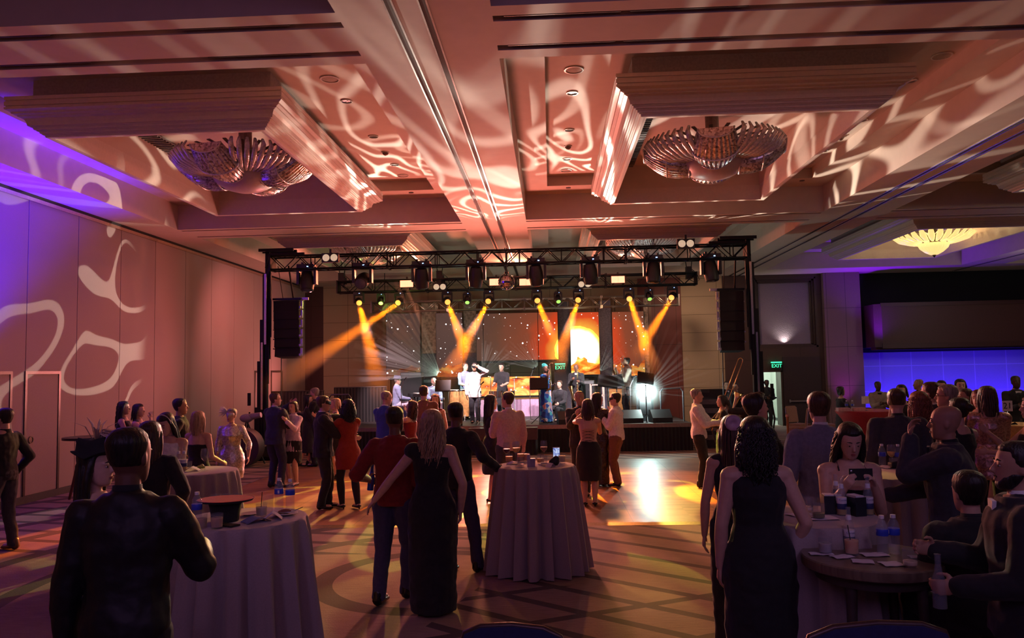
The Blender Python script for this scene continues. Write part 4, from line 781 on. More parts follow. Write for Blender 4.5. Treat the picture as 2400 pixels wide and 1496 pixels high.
    if st:
        rnd = random.Random(PEOPLE*13+5); m_ = MB(); side = .09 if st == 'short' else .04
        def cut(a, z):
            f = math.sin(a); line = .188 if f > .55 else .188-(.188-.10)*(1-(f+.1)/.65) if f > -.1 else max(.045, .10+(f+.1)*.09)
            if st in ('fade',): line = line+.02 if f > -.1 else .09
            k = {'short': 1.11, 'fade': 1.05, 'bald': .9}.get(st, 1.16)
            if st == 'fade' and z > .15: k = 1.08
            if z > .17 and st in ('quiff',): k = 1.22 if f > 0 else 1.13
            return k if z >= line-.004 else .86
        if st != 'bald': m_.rings(hrings(cut=cut, n=28)); m_.ball(HT @ V((0, -.012, .215)), (.05*g, .062*g, .026*g if st != 'fade' else .022*g), 14, 8)
        if st == 'quiff': m_.ball(HT @ V((0, .05, .222)), (.055*g, .05*g, .03*g), 12, 8)
        if st == 'bun': m_.ball(HT @ V((0, -.12, .15)), .04*g, 12, 8)
        Ln = {'long': .46, 'wavy': .40, 'mid': .27, 'bob': .16, 'curly': .32, 'vlong': .72, 'updo': 0}.get(st, 0)
        if Ln:
            back = U(0, -.06*b, .74); n = 20; wd = {'curly': 1.5, 'wavy': 1.28, 'bob': 1.25}.get(st, 1.08); rs = []
            for i in range(7):
                u = i/6; z = .165-Ln*u; wx = .082*(1+(wd-1)*math.sin(min(1, u*1.3)*PI*.8))*(1-.45*max(0, u-.55)/.45); dy = .042*(1-.5*u); cy = -.052-.02*u if Ln > .2 else -.045
                rs.append([HT @ V((wx*math.cos(a)*(1+.05*math.cos(11*a)), cy+dy*(1.15 if st in ('curly', 'wavy') else 1)*math.sin(a), z)) for a in [2*PI*j/n for j in range(n)]])
            m_.rings(rs)
            for s in (-1, 1):      # side curtains beside the face
                if st in ('long', 'vlong', 'mid', 'bob', 'wavy', 'curly'): m_.tube([HT @ V((s*.062, .03, .20)), HT @ V((s*.080, .015, .13)), HT @ V((s*.084*wd**.5, .0, .05)), HT @ V((s*.082*wd, -.01, max(.165-Ln, -.12)))], [.016*g, .022*g, .026*g, .014*g], 8)
        o = m_.build('hair', HM[hc], t_, 0); remesh(o, .008 if y < 9 else .011, 3)
        if Ln and y < 16:
            m2 = MB(); N_ = {'curly': 90, 'wavy': 80}.get(st, 60) if y < 9 else 34; amp = {'curly': .020, 'wavy': .012}.get(st, .003)
            for i in range(N_):
                a = PI*(1.0+rnd.random()) if rnd.random() < .8 else rnd.random()*.35*rnd.choice((-1, 1))+(0 if rnd.random() < .5 else PI); ph = rnd.random()*6; l_ = Ln*(.75+.35*rnd.random()); fq = 26 if st == 'curly' else 14; pts = []
                x0_, y0_ = .078*math.cos(a), -.01+.090*math.sin(a); sp = .02 if st not in ('curly', 'wavy') else .045
                pts.append(HT @ V((x0_*.7, y0_*.75, .205))); 
                for k in range(9):
                    u = (k+1)/9; pts.append(HT @ V((x0_*(1+sp*8*math.sin(u*2.6))+amp*math.sin(ph+fq*u), min(y0_*(1+.1*u), .03)-.02*u+amp*math.cos(ph+fq*u), .19-l_*u)))
                m2.tube(pts, [.007*g]+[.0075*g*(1.1-.9*(k/9)**2) for k in range(9)], 5)
            m2.build('hair_locks', HM[hc], t_, 0)
    ctx = dict(root=t_, HT=HT, wr=wr, el=el, sh=sh, U=U, g=g, h=h, an=an)
    t_['hand_r'] = tuple(wr[1]); 
    if extras:
        if 'glasses' in extras:
            m_ = MB(); 
            for s in (-1, 1): m_.tube([HT @ V((s*.029+.02*math.cos(a), .101, .118+.015*math.sin(a))) for a in [2*PI*k/14 for k in range(15)]], .0018*g, 5); m_.tube([HT @ V((s*.049, .099, .121)), HT @ V((s*.078, .01, .122))], .002*g, 5)
            m_.tube([HT @ V((-.009, .103, .121)), HT @ V((.009, .103, .121))], .002*g, 5); m_.build('glasses', BLK, t_, 0)
        for key, mm in (('mask', BLK), ('silvermask', CL['silver'])):
            if key in extras:
                m_ = MB(); rs = []
                for z, e, wv in ((.092, .6, .7), (.10, 1, .95), (.118, 1, 1.02), (.138, 1, 1.02), (.152, .8, .85)):
                    rr = [HT @ V((.078*wv*math.sin(q), .012+.094*math.cos(q)+(.012 if abs(q) < .2 else 0), z+.012*abs(q))) for q in [(-1.25+2.5*k/16) for k in range(17)]]; rs.append(rr+[HT @ V((.074*wv*math.sin(q), .008+.088*math.cos(q), z+.012*abs(q))) for q in [(1.25-2.5*k/16) for k in range(17)]])
                m_.rings(rs); mk_ = m_.build('eye_mask', mm, t_, 0); m_ = MB(); m_.tube([HT @ V((.079*math.sin(a), -.004+.099*math.cos(a), .128+.006*math.cos(a))) for a in [1.2+ (2*PI-2.4)*k/20 for k in range(21)]], .003*g, 5); m_.build('mask_ribbon', BLK, mk_, 0)
                if key == 'silvermask':
                    f_ = MB()
                    for k in range(46):
                        a = -.9+2.2*rnd.random(); l_ = .09+.07*rnd.random(); p0 = HT @ V((.06, .03, .17)); dd = V((.75*math.cos(a)+.2, -.3+.5*rnd.random(), math.sin(a)*.9)).normalized(); f_.tube([p0, p0+dd*l_*.5, p0+dd*l_+V((0, 0, -.02))], [.004, .012, .002], 5, flat=.3)
                    f_.build('mask_feathers', mat('white_feathers', (.8, .74, .8), .8), mk_, 0)
        if 'hat' in extras or 'pork' in extras or 'tricorn' in extras:
            r_ = .155 if 'hat' in extras else .115; m_ = MB(); rs = []
            for rr_, z in ((r_*.72, .170), (r_, .172), (r_, .178), (.093, .186), (.088, .235), (.080, .268), (.001, .270)): rs.append([HT @ V((rr_*math.cos(a), -.006+rr_*1.18*math.sin(a), z+(.0 if 'tricorn' not in extras else .04*abs(math.sin(1.5*a))*(rr_/r_)))) for a in [2*PI*j/28 for j in range(28)]])
            m_.rings(rs); m_.build('hat', BLKM if 'pork' not in extras else cloth('grey_felt', (.10, .11, .16)), t_, 0)
        if 'headband' in extras: MB().tube([HT @ V((.083*math.cos(a), .028, .135+.108*math.sin(a))) for a in [PI*k/16 for k in range(17)]], .006*g, 6, flat=2).build('headband', mat('pearl_band', (.7, .66, .62), .3), t_, 0)
        if 'flowers' in extras:
            m_ = MB()
            for k in range(9): a = .3+2.5*k/8; m_.ball(HT @ V((.078*math.cos(a), .05*math.sin(a)+.02, .19+.02*math.sin(a))), .016*g, 6, 5)
            m_.build('flower_crown', mat('white_flowers', (.8, .6, .62), .7), t_, 0)
        if 'wrap' in extras: m_ = MB(); m_.rings(hrings(cut=lambda a, z: 1.14 if z > .13+.05*math.sin(a) else .9, n=24)); m_.ball(HT @ V((0, -.03, .22)), (.075*g, .085*g, .05*g)); m_.ball(HT @ V((.03, .05, .235)), (.035*g, .03*g, .03*g)); remesh(m_.build('headwrap', cloth('teal_wrap', (.02, .32, .30)), t_, 0), .01)
        if 'beard' in extras:
            m_ = MB(); n = 24; rs = []
            for z, cy, rx, ry in HR[:5]: rs.append([HT @ V((rx*(1.055 if math.sin(a) > -.35 and not (z > .07 and math.sin(a) > .35) else .85)*math.cos(a), cy+ry*(1.06 if math.sin(a) > -.35 and not (z > .04 and math.sin(a) > .78) and not (z > .07 and math.sin(a) > .35) else .86)*math.sin(a), z-.004)) for a in [2*PI*j/n for j in range(n)]])
            m_.rings(rs); m_.tube([HT @ V((-.024, .094, .064)), HT @ V((0, .103, .068)), HT @ V((.024, .094, .064))], .006*g, 6); o = m_.build('beard', HM[hc], t_, 0); remesh(o, .007)
        if 'watch' in extras: f_ = (wr[1]-el[1]).normalized(); MB().tube([wr[1]-f_*.035*g, wr[1]-f_*.012*g], .026*g, 14).build('wristwatch', METAL, t_, 0)
        if 'bow' in extras:
            m_ = MB()
            for k in range(10): a = 2*PI*k/10; m_.ball(HT @ V((.0+.035*math.cos(a), -.11, .19+.035*math.sin(a))), (.03*g, .02*g, .03*g), 8, 6)
            remesh(m_.build('hair_bow', mat('lilac_satin', (.45, .32, .45), .4), t_, 0), .009)
        if 'feathers' in extras:
            m_ = MB()
            for k in range(70): a = -1.2+3.0*rnd.random(); p0 = HT @ V((-.01, .0, .235)); dd = V((-.2+.5*rnd.random(), math.cos(a), .3+.5*rnd.random())).normalized(); l_ = .12+.1*rnd.random(); m_.tube([p0, p0+dd*l_*.5+V((0, 0, .03)), p0+dd*l_-V((0, 0, .03))], [.003, .009, .0015], 5, flat=.3)
            m_.build('hat_plumes', mat('blush_feathers', (.62, .42, .36), .8), t_, 0)
        if 'lace' in extras:
            m_ = MB(); Pb = lambda u, z: U(u, 0, z)+V((0, -.068*h*b-.012, 0))
            for k in range(4): z = .60+.028*k; m_.tube([Pb(-.055, z), Pb(.0, z+.012), Pb(.055, z+.02)], .003, 5); m_.tube([Pb(.055, z), Pb(.0, z+.012), Pb(-.055, z+.02)], .003, 5)
            m_.build('back_lacing', CL['black'], t_, 0)
        if 'puff' in extras: remesh(MB().ball(sh[-1]+V((.0, 0, .01)), (.085*g, .085*g, .075*g)).ball(sh[-1]+V((.05, -.02, -.03)), (.07*g, .07*g, .07*g)).build('shoulder_ruffle', CL['black'], t_, 0), .01)
    t_['hy'] = 0; del t_['hy']; del t_['hand_r']
    return ctx
def world(ctx, p): bpy.context.view_layer.update(); return ctx['root'].matrix_world @ V(p)
def gpt(ctx, s, a=.085, n_=0.0):
    """grip point of a hand, in the world"""
    W, E = ctx['wr'][s], ctx['el'][s]; d = (W-E).normalized(); p = W+d*a*ctx['g']; r_ = ctx['root']; return Matrix.Translation(r_.location) @ Matrix.Rotation(r_.rotation_euler.z, 4, 'Z') @ p
#@NEXT@
# ---------------------------------------------------------------- the people
def P(label, px, py, Y, face=0, z0=0, hat=0, H=None, dx=0, **k):
    p = ony(px, py, Y); return person(label, p.x+dx, Y, face, H=H or (p.z-z0-hat), z0=z0, **k)
FL = .022
DOT = dict(group=None)
blackman = P('man in a black leather jacket seen from behind at the near left cloth table', 303, 1005, 3.25, 8, bld=.95, top=('leather', 'jacket'), bottom='black', hair=('fade', 'black'), skin='d', L=((.15, .03, .47), (0, 1, 0), .9), Rr=((.10, .22, .66), (0, 0, 1), .6, None, (.5, -.2, -1)), look=(-12, 0), faceon=False, hem=.30, jac='black')
P('woman in a dark brimmed hat with blush plumes facing the leather-jacketed man', 226, 1000, 4.3, -100, hat=.12, sex='f', dress=('black', .765, .30, 1.05), hair=('vlong', 'black'), extras=('tricorn', 'feathers'), look=(10, 0), L='down', Rr='front', skin='l')
P('young man in dark jumper cut off by the left edge', 12, 958, 8.9, 80, z0=0, top=('black', 'tee'), sleeve=1, bottom='char', hair=('short', 'black'), shoe='brshoe', L='front', Rr='pocket', stance=(.07, .06, .05, -.05))
P('woman with dark wavy hair and sleeveless black top against the left wall', 290, 942, 12.8, -75, sex='f', dress=('black', .79, .3, 1), hair=('wavy', 'black'), L='front', Rr='front')
wl2 = P('woman with dark bob drinking from a glass against the left wall', 325, 948, 12.7, -85, sex='f', dress=('black', .79, .3, 1), hair=('mid', 'black'), L='down', Rr=((.03, .14, .83), (0, 0, 1), 1.1))
P('man in a black shirt standing alone against the left wall', 422, 935, 11.0, -70, top=('black', 'shirt'), hair=('short', 'black'), L='pocket', Rr='pocket', skin='m')
P('blonde woman in a strapless black dress seen from behind left', 465, 965, 9.8, -8, sex='f', dress=('black', .72, .28, 1), hair=('mid', 'blond'), Rr=((.15, .12, .56), (0, 1, 0), .9), L='front')
P('woman with pearl headband and white halter top bending over the mid-left table', 412, 985, 8.35, 172, sex='f', H=1.62, dress=('white', .80, .30, 1.1), hair=('long', 'black'), extras=('headband',), lean=(0, .22), look=(0, -25), L='front', Rr='waist', bld=1.12, bare=True)
P('woman with long brown hair and dark top seen from behind the leather-jacketed man', 352, 990, 6.2, 5, sex='f', dress=('black', .82, .25, 1), sleeve=1, hair=('long', 'brown'), bld=1.25, L='front', Rr='hip')
P('woman in silver sequin dress and feathered silver mask by the left wall', 543, 972, 11.7, 195, sex='f', H=1.50, dress=('silver', .825, .29, 1.0), sleeve=.7, bottom='hose', hair=('short', 'grey'), extras=('silvermask',), bld=1.12, L=((.17, .06, .50), (0, 1, 0), .5), Rr='down', look=(-25, 0))
P('man in navy suit and glasses dancing at the left with a woman in lilac', 645, 922, 13.5, -30, z0=FL, top=('navy', 'jacket'), bottom='navy', extras=('glasses',), hair=('short', 'brown'), look=(-35, 0), Rr='waist', L='hughi', bld=1.12, stance=(.06, 0, .05, .03))
P('woman in a knee-length lilac coat over a black skirt dancing', 687, 942, 13.75, 165, z0=FL, sex='f', top=('lilac', 'coat'), hem=.40, dress=('black', .6, .27, 1.0), bottom=None, hair=('bob', 'brown'), shoe='heel', Rr='hughi', L='hug', jac='lilac', bld=.95)
P('grey-haired man in black standing behind the dancers at the left', 740, 910, 16.6, 90, z0=FL, top=('black', 'jacket'), hair=('short', 'grey'), look=(0, -10), L='front', Rr='front')
P('woman with dark hair in black facing the grey-haired man', 722, 926, 16.5, -80, z0=FL, sex='f', dress=('black', .8, .2, 1.1), sleeve=1, hair=('mid', 'black'), L='chest', Rr='chest', extras=('heel',), stance=(.04, 0, .04, -.12))
P('man in dinner suit and black eye mask dancing with the woman in rust', 757, 930, 11.38, -72, z0=FL, H=1.66, top=('black', 'jacket'), bottom='black', extras=('mask',), hair=('short', 'brown'), Rr=((.06, .25, .62), (0, 0, 1), .5), L='hughi', bld=1.12, stance=(.06, .04, .06, -.02))
P('woman in rust red long-sleeved dress and black tights seen from behind', 815, 937, 11.36, 38, z0=FL, sex='f', H=1.60, dress=('rust', .825, .36, 1.0), sleeve=1, bottom='hose', hair=('curly', 'black'), shoe='heel', L=((.11, .24, .79), (0, 0, 1), .5), Rr='hug', bld=1.05, stance=(.05, .02, .05, -.10))
P('fair-haired woman half hidden behind the woman in rust', 786, 935, 14.5, 110, z0=FL, sex='f', dress=('black', .8, .3, 1), hair=('bob', 'blond'), L='front', Rr='hug')
P('bald man in bright blue suit with glasses seen from behind', 903, 918, 13.0, -25, z0=FL, top=('blue', 'jacket'), bottom='blue', hair=('fade', 'grey'), extras=('glasses',), look=(-30, -8), Rr='hug', L='front')
P('woman with dark wavy hair and bare shoulders dancing with the man in blue', 962, 940, 12.9, 70, z0=FL, sex='f', dress=('red', .77, .3, 1), hair=('wavy', 'brown'), L='hughi', Rr='hug', look=(0, 12))
P('man in brown shirt seen from behind being hugged before the keyboard', 993, 905, 14.0, 5, z0=FL, top=('brown', 'shirt'), bottom='black', hair=('short', 'black'), L='hug', Rr='hug', bld=1.1)
P('woman with flower crown resting her head on the brown-shirted man', 1020, 925, 14.3, 172, z0=FL, sex='f', dress=('red', .78, .3, 1), hair=('long', 'black'), extras=('flowers', 'watch'), L='down', Rr=((.05, .22, .82), (0, 0, 1), .4), look=(15, 0))
redman = P('man in dark red shirt and jeans seen from behind holding a blue bottle', 925, 958, 6.84, -12, H=1.70, top=('red', 'shirt'), bottom='jean', hair=('fade', 'black'), skin='d', sleeve=.55, bld=1.16, L=((.20, .10, .60), (0, 0, 1), 1.1, None, (.5, -1, -.6)), Rr='down', stance=(.06, -.08, .03, .07), hem=.44, extras=('beard',), faceon=False)
P('blonde woman in floor-length one-shoulder black gown seen from behind', 1010, 965, 6.5, 3, sex='f', H=1.68, dress=('black', .765, .015, 1.0), hair=('wavy', 'blond'), extras=('puff',), L=((.30, .05, .535), (0, 1, 0), .4), Rr=((.14, .01, .49), (0, 1, 0), .5), shoe='heel', bld=1.06, lean=(.01, 0), look=(8, 0), bare=True)
P('man in black shirt and grey trousers leaning a hand on the middle table', 1068, 948, 7.85, -20, H=1.69, top=('black', 'shirt'), bottom='jean', hair=('fade', 'black'), skin='d', Rr=((.24, .06, .60), (0, 0, 1), .6), L='down', stance=(.03, -.05, .12, .02), faceon=False)
wb = P('woman in black dress holding a bottle, facing the man in pink', 1150, 930, 11.64, -62, z0=FL, sex='f', H=1.62, dress=('black', .79, .27, 1.0), hair=('long', 'black'), L='hold', Rr=((.05, .17, .73), (0, 0, 1), 1.1), shoe='heel')
P('man in pink shirt seen from behind talking to the woman in black', 1190, 920, 11.3, 30, z0=FL, top=('pink', 'shirt'), bottom='char', hair=('short', 'brown'), L='front', Rr='down', look=(25, 0), bld=1.12, extras=('collarw',))
P('woman in open-backed laced black dress seen from behind', 1377, 945, 11.36, -4, z0=FL, sex='f', H=1.54, dress=('black', .60, .24, 1.02), sleeve=None, hair=('mid', 'brown'), extras=('lace',), shoe='heel', L='hughi', Rr='hug', bld=1.05)
P('man in black suit dancing behind the laced dress', 1358, 918, 12.3, 185, z0=FL, top=('black', 'jacket'), bottom='black', hair=('fade', 'brown'), Rr='hug', L='waist', skin='m', faceon=False)
P('woman with long dark hair in long black sequin skirt', 1400, 922, 13.3, -20, z0=FL, sex='f', dress=('bseq', .81, .02, 1.0), sleeve=1, hair=('long', 'black'), look=(-40, 0), Rr='hug', L='front')
P('man in white shirt and black eye mask clasping hands while dancing', 1442, 928, 13.25, 78, z0=FL, H=1.57, top=('white', 'shirt'), bottom='brown', extras=('mask',), hair=('short', 'black'), L='chest', Rr='front', bld=1.15)
P('grey-haired man in white shirt and black tie dancing alone at the right', 1635, 915, 13.0, -105, z0=FL, H=1.62, top=('white', 'shirt'), bottom='black', extras=('tie',), hair=('short', 'grey'), L='waist', Rr='front', bld=1.05, lean=(0, -.04))
P('woman in black with dark bob facing the man in tie', 1692, 930, 14.0, 85, sex='f', H=1.49, dress=('black', .81, .3, 1), sleeve=1, hair=('bob', 'black'), L='front', Rr='hug')
P('man in dark suit and pale tie waiting beside the back wall', 1703, 898, 22.0, 175, H=1.60, top=('black', 'jacket'), extras=('tie', 'glasses'), hair=('short', 'brown'), jac='lilac')
P('man with glasses and light collar beside the trombonist', 1724, 905, 20.5, 150, H=1.58, top=('black', 'jacket'), extras=('glasses',), hair=('short', 'brown'))
tromb = P('trombonist in black holding a slide trombone upright', 1748, 935, 14.6, 60, H=1.48, top=('black', 'jacket'), hair=('short', 'black'), L='up', Rr='hold', bld=1.1)
P('young man with swept-up dark hair in profile, mouth open', 1772, 925, 6.9, -78, top=('black', 'jacket'), bottom='black', hair=('quiff', 'black'), L='front', Rr=((.16, .22, .60), (0, 0, 1), .4), look=(4, 5), jac='black')
P('woman with very long brown ponytail and lilac bow', 1716, 985, 5.7, -10, sex='f', H=1.64, dress=('black', .80, .02, 1.0), hair=('vlong', 'brown'), extras=('bow',), L='down', Rr='down')
P('woman in sleeveless black gown with dark curly hair seen from behind', 1768, 980, 4.75, 2, sex='f', H=1.69, dress=('black', .80, .015, 1.02), hair=('curly', 'black'), L='down', Rr=((.12, .04, .50), (0, 1, 0), .5), bld=1.12)
P('silhouetted man in suit standing in the bright doorway with a bass guitar', 1797, 900, 25.2, 170, H=1.56, top=('black', 'jacket'), bottom='black', hair=('fade', 'black'), skin='k', Rr='waist', L='front')
P('man in slate grey suit with white collar seen from behind', 1918, 920, 6.3, -6, top=('gslate', 'jacket'), bottom='gslate', hair=('short', 'brown'), L=((.17, .08, .52), (0, 1, 0), .8), Rr='down', look=(4, 0))
phone = P('woman with long black hair in strappy top looking down at her phone', 1985, 995, 5.45, 176, sex='f', H=1.60, dress=('black', .745, .28, 1.05), hair=('wavy', 'black'), extras=('straps',), look=(0, -22), L=((.05, .15, .745), (.4, 0, 1), .9), Rr=((.07, .16, .735), (.4, 0, 1), .9), bld=1.15)
P('server with dark hair in black leaning over the red table', 1970, 907, 18.0, -80, sex='f', H=1.5, dress=('black', .82, .3, 1), sleeve=1, hair=('bob', 'black'), L='table', Rr='table')
P('man in pale tan suit standing before the blue wall', 2057, 895, 19.0, 176, top=('tan', 'jacket'), bottom='tan', hair=('fade', 'black'), skin='k', L='front', Rr='front', jac='black')
P('man in dark suit with close-cropped hair, broad back turned', 2100, 912, 7.65, -5, bld=1.15, top=('char', 'jacket'), bottom='char', hair=('fade', 'brown'), L='down', Rr='down', look=(-10, 0), jac='black')
P('woman with auburn curls and bare shoulders beside the cropped-haired man', 2152, 920, 8.3, 10, sex='f', dress=('black', .72, .3, 1), hair=('curly', 'auburn'), L='front', Rr='front')
P('bald man in dark jacket eating, in profile at the far right table', 2222, 955, 5.5, 62, H=1.70, bld=1.18, top=('char', 'jacket'), bottom='char', hair=('bald', 'black'), skin='m', L=((.03, .13, .86), (-.3, 0, 1), .9, None, (.15, .2, -1)), jac='black', Rr=((.12, .24, .60), (0, 0, 1), .5), lean=(0, .03))
P('short-haired person in dark top against the blue wall', 2152, 890, 17.5, 60, top=('black', 'shirt'), hair=('fade', 'blond'), skin='m')
P('dark-haired person half hidden in front of the blue wall', 2112, 903, 13.5, 150, sex='f', dress=('black', .8, .3, 1), hair=('bob', 'black'))
P('man with brown hair in dark suit in the right-hand crowd', 2180, 897, 9.2, 20, top=('char', 'jacket'), bottom='char', hair=('short', 'brown'), look=(20, 0))
P('man with glasses and greying hair in the right-hand crowd', 2218, 903, 8.6, 55, top=('char', 'jacket'), bottom='char', hair=('short', 'grey'), extras=('glasses',), look=(10, 0), skin='m')
P('dark-haired woman glimpsed between two men by the blue wall', 2206, 893, 15.5, 160, sex='f', dress=('black', .8, .3, 1), hair=('mid', 'black'))
P('woman with long dark hair lit from behind by the blue wall', 2250, 890, 14.0, 165, sex='f', dress=('black', .8, .3, 1), hair=('long', 'black'), L='front')
P('woman with dark bun bending behind the bald man', 2246, 935, 7.6, 20, sex='f', dress=('black', .8, .3, 1), hair=('bun', 'black'), L='front', Rr='front')
P('man with short dark hair just left of the sequinned woman', 2262, 912, 11.5, 90, top=('black', 'jacket'), hair=('short', 'brown'), skin='m')
P('woman in rose-gold sequin dress seen from behind beside the yellow table', 2312, 905, 9.0, -10, sex='f', H=1.72, dress=('rosegold', .80, .40, 1.02), bottom='hose', sleeve=.45, hair=('mid', 'brown'), bld=1.15, L='front', Rr='front')
P('person with dark red hair in front of the blue wall', 2293, 915, 10.5, 130, sex='f', dress=('black', .8, .3, 1), hair=('mid', 'red'))
P('man in black jacket bending forward against the blue wall', 2372, 903, 15.5, 172, top=('black', 'jacket'), hair=('fade', 'black'), skin='k', lean=(0, .3), H=1.72, L='table', Rr='front')
P('person at the far right edge reaching an arm over the yellow table', 2418, 930, 8.0, 75, sex='f', dress=('black', .78, .3, 1), hair=('bob', 'brown'), L=((.06, .26, .66), (0, 0, 1), .6), Rr='hug')
bman = P('bearded man in black suit and white collar in profile at the right edge', 2378, 1028, 3.75, 72, H=1.62, bld=1.12, top=('black', 'jacket'), bottom='black', hair=('short', 'black'), extras=('beard',), look=(4, 2), L=((.12, .18, .60), (0, 0, 1), 1.2), Rr='front', skin='m')
P('man with black hair and dark suit seated with his back turned', 2268, 1100, 4.35, 5, H=1.66, sit=.62, bld=1.12, top=('black', 'jacket'), bottom='black', hair=('short', 'black'), L='front', Rr='front', hem=.50, jac='black')
# the band
BZ = SZ
P('keyboard player in flat hat and blue blazer', 930, 873, 21.0, -75, z0=BZ, H=1.58, sit=.50, top=('grey', 'jacket'), bottom='lgrey', hair=('short', 'grey'), extras=('pork', 'glasses'), L='drum', Rr='drum', look=(-5, -5), hem=.47)
P('seated percussionist in blue-grey blazer with a reading glass', 1016, 877, 21.3, -150, z0=BZ, H=1.50, sit=.48, top=('grey', 'jacket'), bottom='lgrey', hair=('fade', 'grey'), extras=('glasses', 'beard'), L='drum', Rr='drum', hem=.47)
P('conga player in blue-grey shirt behind the singer', 1090, 850, 21.8, -150, z0=BZ, H=1.60, top=('grey', 'shirt'), sleeve=.5, bottom='char', hair=('short', 'brown'), L='drum', Rr='drum', look=(20, 0))
P('male singer in cream jacket touching his mask', 1112, 853, 20.2, 180, z0=BZ, H=1.57, top=('cream', 'jacket'), bottom='char', hair=('short', 'black'), extras=('mask',), skin='m', Rr='down', L=((.085, .09, .91), (0, .3, 1), .6), jac='grey', hem=.42)
P('timbales player in black behind the silver drums', 1176, 849, 22.0, 165, z0=BZ, H=1.57, top=('black', 'shirt'), sleeve=.4, bottom='black', hair=('short', 'black'), L='drum', Rr='drum', look=(0, -10))
sg_ = P('female singer in teal headwrap and blue floral gown singing into a microphone', 1277, 848, 19.9, -130, z0=BZ, sex='f', H=1.50, dress=('floral', .80, .02, 1.25), sleeve=.4, hair=None, extras=('wrap',), skin='d', L=((.05, .15, .64), (0, 0, 1), .6), Rr='mic', look=(-20, 5))
P('seated bongo player in black beside the floral gown', 1311, 885, 20.6, 150, z0=BZ, H=1.52, sit=.34, top=('black', 'shirt'), bottom='black', hair=('short', 'brown'), L='drum', Rr='drum')
P('saxophonist in black playing a baritone saxophone', 1350, 853, 21.6, 178, z0=BZ, H=1.50, top=('black', 'jacket'), bottom='black', hair=('bald', 'black'), skin='d', L='front', Rr='hold')
P('horn player in long beige coat blowing a saxophone at the right of the stage', 1468, 838, 20.6, 100, z0=BZ, H=1.64, top=('beige', 'coat'), hem=.38, bottom='char', hair=('short', 'black'), skin='m', L='hold', Rr=((.04, .17, .78), (0, 0, 1), .8), jac='beige')
# ---------------------------------------------------------------- cloth tables
CLOTH = mat('taupe_tablecloth', (.36, .29, .30), .85, nz=.06, sc=120, sheen=.2)
def cloth_table(x, y, r, label, z=1.04, rb=None, seed=0, n=19):
    rb = rb or r+.09; m_ = MB(); N_ = 152; ph = seed
    def rp(k, a): return (.0, 0, .0, .02, .05, .085, .105, .12)[k]*(math.sin(n*a+ph)+.35*math.sin((n*2+3)*a+ph*2)+.3*math.sin(7*a+ph))
    o = MB().lathe([(.001, z), (r-.02, z), (r-.004, z-.004), (r+.003, z-.02), (r+.012, z-.10), (r+(rb-r)*.35, z*.62), (r+(rb-r)*.7, z*.3), (rb, .012)], N_, (x, y, 0), ripple=rp).build('tablecloth', CLOTH, None, 60)
    return tag(o, label, 'tablecloth', 'floor-length cloths over the round cocktail tables')
TA = (-.18, 7.92, .40); TBx = (-2.11, 5.2, .42); TC = (-3.66, 7.82, .40); TE = (1.66, 5.08, .40); TF = (2.98, 7.0, .42)
cloth_table(*TA, 'taupe floor-length tablecloth on the round table in the middle of the picture', seed=1)
cloth_table(*TBx, 'taupe floor-length tablecloth on the near left table with the upturned hat', seed=2, n=15)
cloth_table(*TC, 'taupe floor-length tablecloth on the table in front of the headband woman', seed=3)
cloth_table(*TE, 'taupe floor-length tablecloth on the table with the beer bottles', seed=4, n=13)
cloth_table(*TF, 'taupe floor-length tablecloth on the table beside the bald man', seed=5)
def spandex(x, y, r, m, label):
    o = MB().lathe([(.001, 1.04), (r, 1.04), (r+.005, 1.02), (r*.80, .85), (r*.55, .55), (r*.52, .35), (r*.66, .15), (r*.85, .0)], 64, (x, y, 0), ripple=lambda k, a: (.0, 0, 0, .0, .04, .06, .10, .14)[k]*abs(math.cos(2*a))).build('spandex_table_cover', m, None, 60); return tag(o, label, 'tablecloth', 'stretch covers on the cocktail tables')
spandex(7.15, 12.3, .45, cloth('yellow_spandex', (.75, .47, .10), .6), 'yellow stretch cover on the table with the number 21 card')
spandex(6.62, 16.6, .62, cloth('red_spandex', (.42, .03, .04), .6), 'red stretch cover on the table with two water bottles near the server')
wt = thing('folding_table', 'small black-topped high table against the left wall', 'table', (-7.75, 12.6, 0)); MB().lathe([(.001, 1.0), (.4, 1.0), (.4, 1.04), (.001, 1.04)], 40).build('table_top', mat('black_laminate', (.015, .01, .012), .35), wt, 40)
for s in (-1, 1): MB().tube([(s*.10, 0, .99), (s*.32, 0, 0)], .022).build('leg', mat('dark_red_leg', (.12, .03, .02), .4), wt); MB().tube([(0, s*.10, .99), (0, s*.32, 0)], .022).build('leg', mat('dark_red_leg'), wt)
MB().b(-.14, .14, -.14, .14, .955, .995).build('leg_bracket', BLK, wt)
gt = thing('wooden_table', 'small round dark wooden table at the lower right with papers on it', 'table', (1.785, 4.52, 0))
wm = NT('dark_table_wood', .3); oo = wm.xyz(); wm.base(wm.ramp(wm.noise(wm.comb(wm.M('MULTIPLY', oo[0], 3), wm.M('MULTIPLY', oo[1], 30)), 3, 4, .5), [(.3, (.12, .085, .06)), (.7, (.20, .15, .11))])); wm.p.inputs['Coat Weight'].default_value = .3; wm.done()
MB().lathe([(.001, .86), (.36, .86), (.372, .868), (.375, .885), (.375, .915), (.368, .922), (.001, .922)], 96).build('table_top', MATS['dark_table_wood'], gt, 40)
MB().lathe([(.001, .80), (.30, .80), (.30, .86), (.001, .86)], 48).build('apron', mat('dark_apron', (.05, .035, .035), .5), gt, 40)
for k in range(4): a = PI/4+k*PI/2; MB().tube([(.26*math.cos(a), .26*math.sin(a), .84), (.30*math.cos(a), .30*math.sin(a), 0)], [.03, .018], 10).build('leg', mat('dark_apron'), gt, 40)
GTZ = .922
